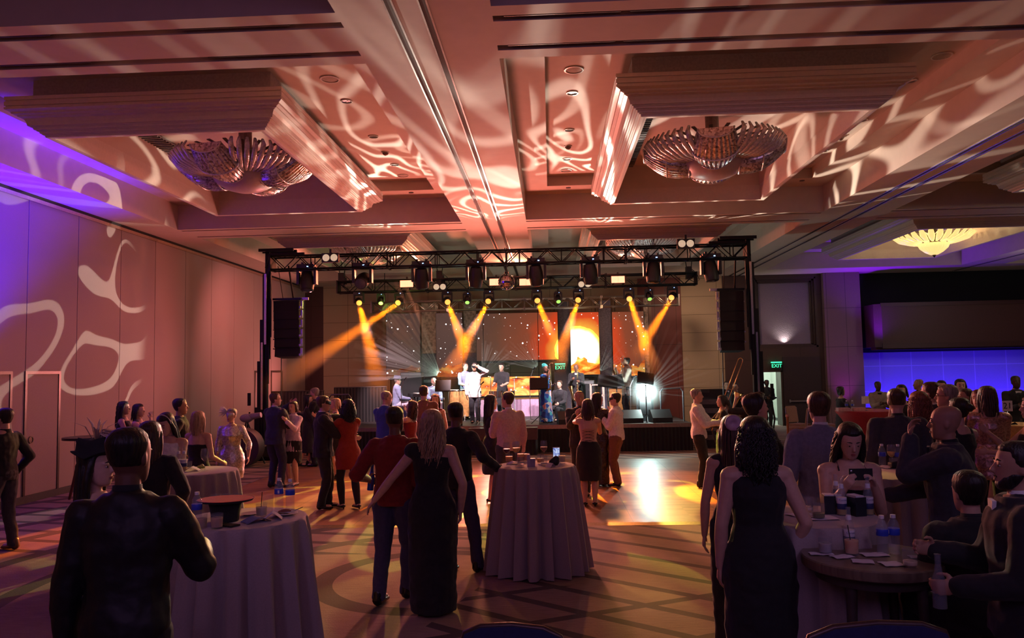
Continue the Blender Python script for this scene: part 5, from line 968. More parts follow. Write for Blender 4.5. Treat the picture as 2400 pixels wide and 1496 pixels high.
# ---------------------------------------------------------------- glasses, bottles and small things
def sss(m_): q = m_.node_tree.nodes['Principled BSDF']; q.inputs['Subsurface Weight'].default_value = .9; q.inputs['Subsurface Scale'].default_value = .08; q.inputs['Subsurface Radius'].default_value = (1, .7, .4); return m_
GL = mat('thin_glass', (.35, .35, .40), .05, nz=0, alpha=.13, coat=1); WAT = mat('clear_plastic', (.38, .42, .52), .10, nz=0, alpha=.20, coat=.6); DRK = lambda n_, c: sss(mat('drink_'+n_, c, .3, nz=.05))
TOP = {'A': (TA, 1.041), 'B': (TBx, 1.041), 'C': (TC, 1.041), 'E': (TE, 1.041), 'F': (TF, 1.041)}
def at(px, py, z): p = onz(px, py, z); return (p.x, p.y, z)
def wine_glass(loc, label, wine=None, g='wine glasses on the cloth tables', s=1):
    t_ = thing('wine_glass', label, 'glass', loc, 0, g); T = Matrix.Scale(s, 4); MB().lathe([(.034, 0), (.034, .003), (.006, .008), (.004, .02), (.004, .085), (.012, .095), (.033, .118), (.041, .15), (.038, .185), (.032, .215), (.0305, .215), (.036, .185), (.039, .15), (.031, .12), (.010, .098), (.001, .096)], 28, T=T).build('glass_bowl', GL, t_, 60)
    if wine: MB().lathe([(.001, .098), (.010, .1), (.030, .121), (.0375, .148), (.001, .150)], 24, T=T).build('wine', wine, t_, 60)
def tumbler(loc, label, drink=None, fill=.6, h=.095, r=.040, straw=False, g='tumblers on the tables'):
    t_ = thing('tumbler', label, 'glass', loc, random.random()*6, g); MB().lathe([(.001, .001), (r*.86, 0), (r*.88, .004), (r, h), (r*.955, h), (r*.85, .012), (.001, .011)], 28).build('glass_cup', GL, t_, 60)
    if drink: MB().lathe([(.001, .012), (r*.84, .013), (r*(.84+.1*fill), h*fill), (.001, h*fill)], 24).build('drink', drink, t_, 60); q = MB(); [q.box((.015*math.cos(a), .015*math.sin(a), h*fill-.008), (.018, .018, .016), a) for a in (.3, 2.2, 4.1)]; q.build('ice', GL, t_)
    if straw: MB().tube([(.01, 0, .02), (-.02, .01, .17)], .0028, 6).build('straw', BLK, t_)
def water_bottle(loc, label, g='plastic water bottles'):
    t_ = thing('water_bottle', label, 'bottle', loc, random.random()*6, g); pr = [(.001, 0), (.030, 0), (.032, .006)]
    for k in range(7): pr += [(.032, .012+k*.013), (.0305, .018+k*.013)]
    pr += [(.032, .105), (.032, .145), (.0325, .15), (.030, .168), (.020, .188), (.0125, .198), (.0125, .206), (.001, .206)]
    MB().lathe(pr, 24).build('bottle_body', WAT, t_, 50); MB().lathe([(.0328, .106), (.0333, .107), (.0333, .142), (.0328, .143)], 24).build('label_band', mat('blue_label', (.03, .06, .55), .4), t_, 50); MB().lathe([(.0145, .200), (.0145, .218), (.001, .219)], 20).build('cap', mat('white_cap', (.75, .72, .75), .4), t_, 40)
    MB().box((0, -.0335, .124), (.012, .002, .022)).build('label_mark', mat('label_white', (.7, .7, .75), .5), t_)
def beer_bottle(loc, label, full=.35, g='beer bottles', rz=0):
    t_ = thing('beer_bottle', label, 'bottle', loc, rz, g); MB().lathe([(.001, 0), (.029, 0), (.0305, .005), (.0305, .125), (.026, .15), (.0155, .172), (.0135, .20), (.0125, .232), (.015, .234), (.015, .240), (.0125, .243), (.001, .243)], 28).build('bottle_glass', WAT, t_, 50)
    MB().lathe([(.001, .004), (.0285, .005), (.0285, .125*full*1.1), (.001, .125*full*1.1)], 24).build('beer', DRK('beer', (.5, .33, .08)), t_, 50)
    MB().lathe([(.0307, .075), (.0311, .076), (.0311, .112), (.0307, .113)], 28).build('paper_label', mat('label_cream', (.66, .63, .72), .6), t_, 50); MB().lathe([(.0307, .040), (.0311, .041), (.0311, .074), (.0307, .075)], 28).build('lower_label', mat('label_navy', (.02, .03, .12), .5), t_, 50); MB().lathe([(.0150, .172), (.0165, .170), (.0148, .195), (.0135, .197)], 24).build('neck_label', mat('label_cream'), t_, 50)
    letters('Corona', .017, mat('label_ink_blue', (.04, .04, .25), .5), t_, (0, -.0312, .098), (PI/2, 0, 0), .0003, curve=.0312)
def napkin(loc, label, sx=.13, sy=.12, rz=0, m=None, tent=0, g='paper napkins on the tables'):
    m_ = MB(); n = 8; rnd = random.Random(int(loc[0]*977+loc[1]*131)); vs = []; fs = []
    for i in range(n+1):
        for j in range(n+1):
            u, v = i/n-.5, j/n-.5; z = .003+.006*abs(math.sin(u*5+rnd.random()*.3)*math.cos(v*4))+tent*(.5-abs(u))*1.6; vs.append((u*sx, v*sy, z))
    k = len(vs); vs += [(a, b_, c-.0025) for a, b_, c in vs]
    for i in range(n):
        for j in range(n): q = i*(n+1)+j; fs += [(q, q+n+1, q+n+2, q+1), (k+q+1, k+q+n+2, k+q+n+1, k+q)]
    m_.add(vs, fs); o = m_.build('paper_napkin', m or mat('napkin_paper', (.68, .62, .70), .8, nz=.03), None, 0, loc); o.rotation_euler = (0, 0, rz); tag(o, label, 'napkin', g); return o
def ontop(px, py, z, T, e=.05):
    p = onz(px, py, z); c = V((T[0], T[1])); d = V((p.x, p.y))-c; 
    if d.length > T[2]-e: d = d.normalized()*(T[2]-e)
    return (c.x+d.x, c.y+d.y, z+.001)
# middle table
A = lambda px, py, e=.05: ontop(px, py, 1.04, TA, e)
wine_glass(A(1169, 1085), 'wine glass half full of dark wine, leftmost on the middle table', DRK('red_wine', (.12, .01, .02)))
wine_glass(A(1183, 1078), 'wine glass with amber glow behind the half-full one on the middle table', DRK('white_wine', (.7, .5, .15)))
wine_glass(A(1201, 1082), 'third wine glass from the left on the middle table, nearly empty', DRK('white_wine', (.7, .5, .15)))
wine_glass(A(1275, 1081), 'wine glass standing alone right of centre on the middle table', DRK('red_wine', (.12, .01, .02)))
tumbler(A(1191, 1085), 'square amber-lit tumbler behind the left wine glasses', DRK('amber', (.8, .45, .1)), .7)
tumbler(A(1215, 1081), 'tumbler of amber drink behind the crumpled napkin, middle table', DRK('amber', (.8, .45, .1)), .85)
tumbler(A(1233, 1081), 'tumbler of pink-amber drink next to the dark holder, middle table', DRK('peach', (.75, .42, .25)), .8)
tumbler(A(1221, 1094), 'clear nearly empty tumbler at the front of the middle table', DRK('clear', (.7, .6, .6)), .25)
tumbler(A(1267, 1087), 'tumbler with ice and stirrer below the lone wine glass', DRK('amber', (.8, .45, .1)), .55, straw=True)
tumbler(A(1275, 1091), 'low clear tumbler right of the napkin holder, middle table', DRK('clear', (.7, .6, .6)), .3)
tumbler(A(1317, 1086), 'tumbler with pale drink at the right of the middle table', DRK('milky', (.6, .55, .45)), .8)
nh = thing('napkin_holder', 'small lilac-grey napkin holder at the front of the middle table', 'napkin holder', A(1243, 1094, .06)); MB().b(-.03, .0, -.03, .03, 0, .11).ball((-.015, 0, .11), (.016, .02, .012)).build('upright_card', mat('lilac_card', (.42, .36, .46), .7), nh); MB().b(.0, .05, -.03, .03, 0, .08).build('holder_box', mat('lilac_plastic', (.32, .27, .36), .4), nh)
napkin(A(1205, 1088), 'crumpled napkin lying on the middle table', .13, .1, .4, tent=.03); napkin(A(1290, 1096), 'small folded napkin lying at the front right of the middle table', .08, .07, .9, tent=.05)
pu = thing('clutch_bag', 'crumpled black clutch bag leaning beside the phone', 'bag', A(1300, 1091)); remesh(MB().ball((0, 0, .035), (.05, .035, .045)).ball((.015, 0, .06), (.035, .025, .035)).ball((-.03, 0, .03), (.03, .03, .03)).build('bag_body', CL['leather'], pu), .006)
def phone_obj(loc, rz, tilt, label, lit=None):
    t_ = thing('phone', label, 'phone', loc, rz); T = Matrix.Rotation(tilt, 4, 'X'); MB().b(-.037, .037, -.004, .004, 0, .152, T=T).build('phone_case', BLK, t_)
    MB().b(-.034, .034, -.0052, -.004, .004, .148, T=T).build('screen', lit or BLK, t_); MB().b(-.038, .038, -.0045, .0045, .150, .155, T=T).build('case_rim', mat('gold_rim', (.8, .55, .35), .3, .6), t_); return t_
ps_ = NT('phone_picture', .3); q = ps_.noise(ps_.tc.outputs['Object'], 30, 3, 1); ps_.base((0, 0, 0)); ps_.set(ps_.p.inputs['Emission Color'], ps_.ramp(q, [(.35, (.05, .06, .35)), (.5, (.35, .45, .8)), (.62, (.8, .85, .95))])); ps_.p.inputs['Emission Strength'].default_value = .9
phone_obj(A(1305, 1084), .1, R(-12), 'phone propped upright with a lit picture on the middle table', ps_.done())
# near left table
B = lambda px, py, e=.05: ontop(px, py, 1.04, TBx, e)
hb = thing('top_hat', 'black top hat lying upside down with red brim lining', 'hat', B(528, 1222, .12)); HTm = Matrix.Scale(1.0, 4)
MB().lathe([(.001, 0), (.072, 0), (.078, .01), (.080, .05), (.088, .10), (.095, .125), (.15, .133), (.158, .146), (.145, .142), (.095, .130), (.001, .131)], 44, T=Matrix.Scale(1.18, 4, (1, 0, 0))).build('crown_and_brim', CL['black'], hb, 50)
MB().lathe([(.155, .1455), (.150, .1475), (.098, .1375), (.088, .1315), (.001, .1315)], 44, T=Matrix.Scale(1.18, 4, (1, 0, 0))).build('red_lining', cloth('red_satin', (.50, .015, .015), .5), hb, 50)
water_bottle(B(461, 1234), 'water bottle beside the leather-jacketed man on the hat table'); water_bottle(B(654, 1193), 'water bottle behind the straw glass, left of a pair on the hat table'); water_bottle(B(680, 1196), 'water bottle at the right edge of the hat table')
tumbler(B(455, 1243), 'tumbler of cloudy amber drink at the left of the hat table', DRK('cloudy', (.55, .4, .3)), .65); tumbler(B(508, 1240), 'tumbler of cloudy drink in front of the upturned hat', DRK('cloudy', (.55, .4, .3)), .75)
tumbler(B(613, 1212), 'tumbler of icy drink with black straw on the hat table', DRK('milky', (.6, .55, .45)), .7, straw=True); tumbler(B(628, 1200), 'empty tall tumbler behind the straw glass', None, h=.12)
napkin(B(640, 1218), 'white folded napkin standing by the plate on the hat table', .12, .11, .3, tent=.06); bn = napkin(B(600, 1224), 'crumpled blue napkin on the hat table', .16, .12, .8, cloth('blue_napkin', (.12, .14, .32), .8), tent=.04)
pl = thing('plate', 'white plate with food and fork at the right of the hat table', 'plate', B(668, 1208)); MB().lathe([(.001, .004), (.05, .004), (.085, .014), (.088, .016), (.084, .018), (.05, .008), (.001, .008)], 36).build('dish', mat('white_china', (.7, .66, .66), .25), pl, 50)
pf = MB().ball((0, .01, .02), (.04, .03, .016)).ball((-.03, 0, .016), (.02, .02, .012)).build('food_scraps', mat('food_brown', (.25, .08, .05), .7), None, 0, tuple(V(B(668, 1208))+V((0, 0, .005)))); tag(pf, 'brown food scraps left on the white plate', 'food')
fk = MB().tube([(-.09, -.02, .022), (0, 0, .020), (.08, .03, .05)], .003, 6).build('fork', METAL, None, 0, tuple(V(B(674, 1208))+V((.02, -.01, .0)))); tag(fk, 'metal fork resting across the plate rim', 'fork')
phn = phone_obj(tuple(V(B(540, 1244))+V((0, .05, .006))), 1.1, R(-90), 'black phone lying flat in front of the upturned hat'); 
d2 = thing('saucer', 'small white dish with a lilac napkin behind the hat', 'plate', B(586, 1208)); MB().lathe([(.001, .003), (.04, .003), (.065, .014), (.001, .010)], 30).build('dish', mat('white_china'), d2, 50)
for (px_, lb) in ((500, 'leftmost'), (530, 'middle'), (556, 'rightmost')): tumbler(B(px_, 1200), 'glass glinting behind the red hat brim, %s of three' % lb, None, h=.125, r=.036)
# mid-left table
Cc = lambda px, py, e=.05: ontop(px, py, 1.04, TC, e)
beer_bottle(Cc(418, 1103), 'empty beer bottle, left of the pair on the mid-left table', .3, rz=.1); beer_bottle(Cc(431, 1103), 'empty beer bottle, right of the pair on the mid-left table', .3, rz=-.2)
wine_glass(Cc(480, 1104), 'tall wine glass at the right of the mid-left table', None, s=1.05); napkin(Cc(450, 1104), 'crumpled white napkin between bottles and wine glass, mid-left table', .15, .1, .2, tent=.05); tumbler(Cc(392, 1098), 'tumbler of white drink by the headband woman', DRK('milky', (.6, .55, .45)), .7); tumbler(Cc(441, 1100), 'small clear glass by the crumpled napkin, mid-left table', None, h=.08)
fr_ = tag(remesh(MB().ball((0, 0, .02), (.03, .025, .02)).ball((.03, .01, .02), (.025, .02, .018)).ball((.01, .03, .03), (.02, .02, .02)).build('garnish', mat('lime_green', (.30, .36, .08), .5), None, 0, Cc(468, 1100)), .005) or bpy.data.objects['garnish'], 'heap of green lime garnish on the mid-left table', 'food')
# beer bottle table
E_ = lambda px, py, e=.05: ontop(px, py, 1.04, TE, e)
beer_bottle(E_(1974, 1208), 'clear beer bottle with cream label left of the napkin dispenser', .45); beer_bottle(E_(2049, 1207), 'clear beer bottle standing alone at the right of the beer table', .5, rz=.25); beer_bottle(E_(1962, 1200), 'beer bottle half hidden behind the labelled one', .2, rz=.5)
nd = thing('napkin_dispenser', 'black napkin dispenser holding white napkins between beer bottles', 'napkin holder', E_(2007, 1208), .25); m_ = MB(); 
for sx_ in (-.034, .034): m_.rings([[V((sx_-.004, -.05, 0)), V((sx_-.004, .05, 0)), V((sx_-.004, .05, .115)), V((sx_-.004, -.05, .115))], [V((sx_+.004, -.05, 0)), V((sx_+.004, .05, 0)), V((sx_+.004, .05, .115)), V((sx_+.004, -.05, .115))]])
m_.b(-.034, .034, -.05, .05, 0, .01).b(-.038, .038, -.053, -.045, 0, .118); m_.build('holder_body', mat('dark_plastic', (.015, .02, .03), .35), nd); MB().b(-.028, .028, -.044, .052, .01, .128).build('napkin_stack', mat('napkin_paper'), nd)
nd2 = thing('napkin_dispenser', 'second black napkin dispenser left of the labelled bottle', 'napkin holder', E_(1942, 1203), -.1); MB().b(-.036, .036, -.05, .05, 0, .115).build('holder_body', mat('dark_plastic'), nd2); MB().b(-.028, .028, -.04, .04, .115, .122).build('napkin_stack', mat('napkin_paper'), nd2)
tumbler(E_(1919, 1217), 'wide tumbler with green drink in front on the beer table', DRK('green', (.14, .16, .03)), .4, r=.042); tumbler(E_(1893, 1200), 'clear tumbler behind the green drink', DRK('clear', (.7, .6, .6)), .3); tumbler(E_(1868, 1198), 'clear tumbler beside the gowned woman on the beer table', None); tumbler(E_(1905, 1196), 'small clear tumbler at the back left of the beer table', None, h=.08)
napkin(E_(1918, 1216), 'wide white napkin under the green drink', .22, .14, .1, tent=.0); napkin(E_(1875, 1208), 'white napkin at the left of the beer table', .16, .12, .5)
sp_ = thing('spoon', 'shiny metal spoon at the front left edge of the beer table', 'spoon', E_(1878, 1220, .04), .4); MB().ball((0, 0, .008), (.032, .02, .008)).tube([(.03, 0, .008), (.12, .01, .006)], .003, 6).build('spoon_body', CHROME, sp_, 0)
# wooden table
G_ = lambda px, py: (lambda p: (p.x, p.y, GTZ+.001))(onz(px, py, GTZ))
napkin(G_(1925, 1300), 'white paper under the left glass on the wooden table', .13, .07, -.05); napkin(G_(1975, 1307), 'white paper behind the peach drink on the wooden table', .12, .08, .3); napkin(G_(2022, 1318), 'creased white paper in the middle of the wooden table', .11, .09, -.25); napkin(G_(2090, 1324), 'squarish white paper at the front of the wooden table', .11, .10, .1); napkin(G_(2165, 1308), 'white paper pointing right of the clear glass', .15, .07, -.1); napkin(G_(2050, 1302), 'white paper beneath the water bottles', .14, .09, .1)
tumbler(G_(1935, 1299), 'tumbler of grey cloudy drink at the left of the wooden table', DRK('greyish', (.45, .42, .48)), .65); tumbler(G_(1997, 1302), 'tumbler of peach coloured drink with a stirrer, wooden table', DRK('peach', (.75, .48, .30)), .9, straw=True); tumbler(G_(2134, 1330), 'clear tumbler at the front right of the wooden table', DRK('clear', (.7, .6, .6)), .35)
beer_bottle(G_(1992, 1288), 'empty beer bottle behind the peach drink on the wooden table', .1); water_bottle(G_(2070, 1300), 'water bottle, left of the pair on the wooden table'); water_bottle(G_(2097, 1298), 'water bottle, right of the pair on the wooden table')
# table by the bald man
Ff = lambda px, py, e=.05: ontop(px, py, 1.04, TF, e)
water_bottle(Ff(2057, 1090), 'water bottle at the left of the bald man table'); water_bottle(Ff(2126, 1085), 'water bottle behind the black purse on the bald man table'); wine_glass(Ff(2092, 1082), 'wine glass of white wine on the bald man table', DRK('white_wine', (.7, .5, .15)))
beer_bottle(Ff(2168, 1086), 'beer bottle closest to the bald man on his table', .3); tumbler(Ff(2150, 1086), 'low tumbler of pale drink beside the beer bottle on the bald man table', DRK('milky', (.6, .55, .45)), .5); tumbler(Ff(2095, 1098), 'short amber tumbler at the front of the bald man table', DRK('amber', (.8, .45, .1)), .5)
napkin(Ff(2075, 1090), 'pale folded napkin left on the bald man table', .14, .13, .4, tent=.02); napkin(Ff(2122, 1103), 'small napkin at the front edge of the bald man table', .12, .06, .1)
pb = thing('purse', 'black purse lying on the bald man table', 'bag', Ff(2118, 1092)); remesh(MB().box((0, 0, .03), (.17, .09, .05)).ball((0, 0, .04), (.08, .04, .03)).build('purse_body', CL['leather'], pb), .007); MB().box((0, -.05, .04), (.04, .008, .015)).build('clasp', METAL, pb)
# red and yellow tables
for px_, lb in ((1985, 'left'), (1999, 'right')): water_bottle((onz(px_, 968, 1.04).x*16.4/onz(px_, 968, 1.04).y, 16.4, 1.041), 'water bottle on the red table, %s of the two' % lb)
for px_, w_ in ((1976, 'left'), (2012, 'right')): p = ony(px_, 968, 16.35); tag(MB().b(-.12, .12, -.08, .08, 0, .07).build('box', cloth('pink_box', (.6, .3, .3), .6), None, None, (p.x, 16.35, 1.041)), 'small pink box at the %s end of the red table' % w_, 'box')
def number_stand(px, py, Y, z, txt, label):
    p = ony(px, py, Y); t_ = thing('table_number', label, 'sign', (p.x, Y, z)); hh = p.z-z; MB().lathe([(.001, 0), (.05, 0), (.05, .006), (.001, .008)], 20).tube([(0, 0, 0), (0, 0, hh)], .004, 6).build('wire_stand', METAL, t_); MB().b(-.075, .075, -.003, .003, hh-.08, hh+.08).build('number_card', mat('card_white', (.75, .7, .74), .6), t_)
    if txt: letters(txt, .13, BLK, t_, (0, -.004, hh), (PI/2, 0, 0))
number_stand(2361, 952, 12.2, 1.041, '21', 'white number 21 card on a wire stand on the yellow table'); number_stand(2028, 938, 16.5, 1.041, None, 'small card on a wire stand in front of the blue wall')
ym_ = thing('black_mask', 'black party mask lying on the yellow table', 'mask', (6.93, 12.05, 1.041)); MB().tube([(-.09, 0, .012), (-.045, -.02, .03), (0, 0, .015), (.045, -.02, .03), (.09, 0, .012)], [.006, .02, .008, .02, .006], 8).build('mask_face', BLKM, ym_)
tag(MB().lathe([(.001, 0), (.02, 0), (.022, .06), (.01, .08), (.01, .1), (.001, .1)], 16).build('small_bottle', GL, None, 40, (7.05, 12.0, 1.041)), 'tiny clear bottle beside the black mask on the yellow table', 'bottle')
# things held
def held(ctx, s, name, label, cat, build, along=.085):
    p = gpt(ctx, s, along); t_ = thing(name, label, cat, p); build(t_); return t_
def hb_(t_, m=None, tilt=0):
    T = Matrix.Rotation(tilt, 4, 'Y') @ Matrix.Translation((0, 0, -.09)); MB().lathe([(.001, 0), (.030, 0), (.0305, .12), (.018, .16), (.0135, .19), (.013, .235), (.015, .24), (.001, .24)], 20, T=T).build('bottle_glass', m or WAT, t_, 50)
held(redman, -1, 'blue_bottle', 'shiny blue aluminium bottle held by the man in red', 'bottle', lambda t_: hb_(t_, mat('blue_aluminium', (.03, .08, .6), .2, .8), .1), .07)
held(wb, 1, 'brown_bottle', 'brown beer bottle held by the woman facing the man in pink', 'bottle', lambda t_: hb_(t_, mat('brown_glass', (.12, .05, .02), .1, coat=1)))
held(bman, -1, 'held_bottle', 'clear beer bottle held by the bearded man', 'bottle', lambda t_: hb_(t_))
def hg(t_): MB().lathe([(.001, -.05), (.03, -.05), (.037, .05), (.035, .05), (.028, -.042), (.001, -.042)], 20).build('glass_cup', GL, t_, 50)
held(wl2, 1, 'drinking_glass', 'glass raised to the lips of a woman by the left wall', 'glass', hg)
pa, pb_ = gpt(phone, -1), gpt(phone, 1); pm = (pa+pb_)/2; tp = thing('phone', 'phone held sideways in both hands by the woman at the beer table', 'phone', pm); MB().box((0, 0, .03), (.15, .008, .075)).build('phone_case', BLK, tp); MB().box((0, .005, .03), (.14, .002, .066)).build('screen', mat('dim_screen', (.02, .02, .03), .2), tp); MB().lathe([(.007, 0), (.001, .002)], 10, T=Matrix.Translation((-.06, -.005, .052)) @ Matrix.Rotation(PI/2, 4, 'X')).build('camera_lens', METAL, tp)
def mic(t_): MB().tube([(0, 0, -.09), (0, 0, .06)], [.011, .017], 10).build('mic_handle', BLK, t_); MB().ball((0, 0, .08), .024).build('mic_grille', METAL, t_, 0)
held(sg_, 1, 'microphone', 'microphone held by the singer in the floral gown', 'microphone', mic, .07)
BRASS = mat('brass', (.85, .60, .30), .2, 1)
def tbn(t_):
    T = Matrix.Rotation(R(24), 4, 'Y') @ Matrix.Rotation(R(-8), 4, 'X'); sl_ = MB()
    for x in (-.045, .045): sl_.tube([(x, 0, -.65), (x, 0, .78)], .008, 8, T=T)
    sl_.tube([(.045*math.cos(a), 0, .78+.06*math.sin(a)) for a in [PI*k/10 for k in range(11)]], .008, 8, T=T); sl_.tube([(-.045, 0, .2), (.045, 0, .2)], .006, 6, T=T).build('slide', BRASS, t_, 0)
    MB().tube([(.045, .0, -.6), (.12, .05, -.7), (.20, .06, -.55), (.20, .06, -.1), (.20, .06, .1), (.20, .06, .2)], [.009, .01, .012, .02, .045, .09], 16, T=T).build('bell', BRASS, t_, 0)
held(tromb, -1, 'trombone', 'brass slide trombone held upright by the trombonist', 'trombone', tbn)
#@NEXT@
# ---------------------------------------------------------------- band gear
DKW = mat('dark_stained_wood', (.09, .04, .02), .4, nz=.3); OAK = mat('conga_wood', (.50, .27, .10), .3, nz=.3, sc=12); SKIN = mat('drum_skin', (.75, .68, .58), .6)
def conga(px, Y, label, s=1):
    p = ony(px, 900, Y); t_ = thing('conga_drum', label, 'drum', (p.x, Y, SZ+.12), 0, 'conga drums'); MB().lathe([(.10*s, 0), (.12*s, .2), (.165*s, .42), (.16*s, .6), (.135*s, .74), (.001, .74)], 28).build('drum_shell', OAK, t_, 50); MB().lathe([(.001, .745), (.13*s, .745), (.135*s, .74)], 28).build('drum_head', SKIN, t_, 50)
    r_ = MB().lathe([(.138*s, .70), (.145*s, .70), (.145*s, .735), (.138*s, .735)], 28); [r_.tube([(.143*s*math.cos(a), .143*s*math.sin(a), .73), (.165*s*math.cos(a), .165*s*math.sin(a), .58)], .005, 5) for a in [2*PI*k/6 for k in range(6)]]; r_.build('rim_and_lugs', CHROME, t_, 50)
    st = MB(); [st.tube([(.10*s*math.cos(a), .10*s*math.sin(a), .05), (.2*math.cos(a), .2*math.sin(a), -.12)], .012, 6) for a in (.5, 2.6, 4.7)]; st.build('stand', CHROME, t_, 50)
conga(1064, 20.9, 'tall wooden conga drum left of the singer in the cream jacket'); conga(1090, 21.2, 'second wooden conga drum partly behind the cream jacket')
p = ony(1176, 905, 21.3); t_ = thing('timbales', 'pair of silver timbales drums on a stand before the drummer in black', 'drum', (p.x, 21.3, SZ))
for s in (-1, 1): MB().lathe([(.16, .62), (.17, .62), (.17, .80), (.16, .80), (.001, .79)], 28, (s*.19, 0, 0)).build('drum_shell', CHROME, t_, 50)
m_ = MB(); m_.tube([(0, 0, .0), (0, 0, .75)], .015, 8); [m_.tube([(0, 0, .3), (.35*math.cos(a), .35*math.sin(a), 0)], .012, 6) for a in (.5, 2.6, 4.7)]; m_.build('stand', CHROME, t_, 50)
def cymbal(px, py, Y, label):
    p = ony(px, py, Y); t_ = thing('cymbal', label, 'cymbal', (p.x, Y, SZ), 0, 'cymbals on stands'); h = p.z-SZ; MB().lathe([(.001, h+.03), (.03, h+.025), (.2, h), (.2, h-.004), (.03, h+.018)], 30, T=Matrix.Rotation(R(5), 4, 'Y')).build('cymbal_plate', BRASS, t_, 50); m_ = MB().tube([(0, 0, 0), (0, 0, h)], .011, 6); [m_.tube([(0, 0, .25), (.22*math.cos(a), .22*math.sin(a), 0)], .01, 6) for a in (.5, 2.6, 4.7)]; m_.build('stand', METAL, t_, 50)
cymbal(1205, 888, 21.6, 'cymbal on a stand right of the timbales player'); cymbal(1150, 883, 22.3, 'cymbal on a stand left of the timbales player')
def music_stand(px, py, Y, tilt, label, w_=.5):
    p = ony(px, py, Y); t_ = thing('music_stand', label, 'music stand', (p.x, Y, SZ), 0, 'black music stands'); h = p.z-SZ; T = Matrix.Translation((0, 0, h)) @ Matrix.Rotation(R(tilt), 4, 'Y') @ Matrix.Rotation(R(-25), 4, 'X'); MB().b(-w_/2, w_/2, -.01, .01, -.13, .17, T=T).b(-w_/2, w_/2, -.0, .06, -.14, -.12, T=T).build('desk', BLK, t_)
    m_ = MB().tube([(0, .02, 0), (0, .02, h)], .014, 8); [m_.tube([(0, .02, .2), (.25*math.cos(a), .25*math.sin(a), 0)], .01, 6) for a in (.5, 2.6, 4.7)]; m_.build('stand_leg', BLK, t_, 50)
music_stand(1263, 900, 19.5, 0, 'wide black music stand in front of the floral gown singer', .46); music_stand(1425, 895, 19.8, 8, 'black music stand left of the horn player in beige', .5); music_stand(1445, 893, 20.3, -8, 'black music stand tucked right behind another near the horn player', .35); music_stand(1513, 888, 19.5, 10, 'black music stand above the white lamp facing the crowd', .42); music_stand(1038, 905, 20.5, 0, 'music stand with sheets before the seated percussionist', .42)
p = ony(958, 918, 20.5); t_ = thing('keyboard', 'electric keyboard on a stand played by the man in the flat hat', 'keyboard', (p.x+.12, 20.9, SZ), R(-72)); MB().b(-.5, .5, -.15, .15, .70, .78).build('keyboard_body', BLK, t_); MB().b(-.46, .46, -.01, .13, .78, .79).build('keys', mat('white_keys', (.8, .78, .75), .3), t_); MB().tube([(-.4, 0, 0), (.35, 0, .7)], .02).tube([(.4, 0, 0), (-.35, 0, .7)], .02).build('cross_stand', BLK, t_)
def box_thing(name, label, cat, px, py0, py1, w_, Y, d=.4, m=None, grp=None, face=None):
    a, b_ = ony(px, py0, Y), ony(px, py1, Y); z0 = max(SZ, b_.z) if b_.z < SZ+.25 else SZ; t_ = thing(name, label, cat, (a.x, Y, SZ), 0, grp); h = a.z-SZ; MB().b(-w_/2, w_/2, 0, d, 0, h).build('cabinet', m or BLK, t_)
    MB().b(-w_/2+.03, w_/2-.03, -.012, 0, .04, h-.12).build('front_grille', face or ARR, t_); MB().b(-w_/2+.02, w_/2-.02, -.012, 0, h-.10, h-.02).build('control_panel', mat('panel_grey', (.12, .12, .13), .4), t_); MB().tube([(-.12, d/2, h), (-.1, d/2, h+.03), (.1, d/2, h+.03), (.12, d/2, h)], .01, 6).build('carry_handle', BLK, t_); return t_
box_thing('amplifier', 'tall black bass amplifier stack behind the keyboard player', 'amplifier', 963, 873, 985, .62, 22.3); box_thing('amplifier', 'black guitar amplifier behind the seated percussionist', 'amplifier', 1003, 889, 985, .5, 22.8)
box_thing('amplifier', 'tall wooden speaker cabinet beside the horn player', 'amplifier', 1443, 902, 985, .42, 21.2, m=DKW, face=mat('oak_panel', (.40, .20, .06), .4, nz=.3)); box_thing('flight_case', 'black equipment case beside the saxophonist', 'case', 1372, 892, 985, .5, 22.0)
p = ony(1400, 905, 20.8); t_ = thing('equipment_rack', 'silver-edged open rack case in the middle right of the stage', 'rack', (p.x, 20.8, SZ)); h = p.z-SZ+.05; m_ = MB()
for x in (-.17, .17):
    for y in (0, .35): m_.b(x-.018, x+.018, y, y+.03, 0, h)
for z in (.02, h*.35, h*.68, h-.02): m_.b(-.17, .17, 0, .03, z-.018, z+.018)
m_.build('rack_frame', mat('rack_edge', (.75, .6, .5), .4, .5), t_); [MB().b(-.15, .15, .02, .33, h*z0_, h*z1_).build('rack_unit', mat('panel_grey'), t_) for z0_, z1_ in ((.08, .32), (.40, .64))]
def wedge(px, Y, label):
    p = ony(px, 960, Y); t_ = thing('floor_monitor', label, 'loudspeaker', (p.x, Y, SZ), R(8), 'floor wedge monitors'); m_ = MB(); m_.rings([[V((x, -.18, 0)), V((x, .2, 0)), V((x, .2, .30)), V((x, .05, .32)), V((x, -.18, .12))] for x in (-.25, .25)]); m_.build('monitor_cabinet', BLK, t_); q = MB(); q.rings([[V((x, .203, .03)), V((x, .207, .03)), V((x, .207, .27)), V((x, .203, .27))] for x in (-.23, .23)]); q.build('monitor_grille', ARR, t_)
wedge(1480, 19.4, 'black wedge monitor on the stage front left of the white lamp'); wedge(1330, 19.3, 'black wedge monitor at the feet of the floral gown singer'); wedge(1195, 19.4, 'black wedge monitor in the centre of the stage front'); wedge(1060, 19.4, 'black wedge monitor near the conga drums'); wedge(1548, 19.4, 'black wedge monitor right of the white lamp')
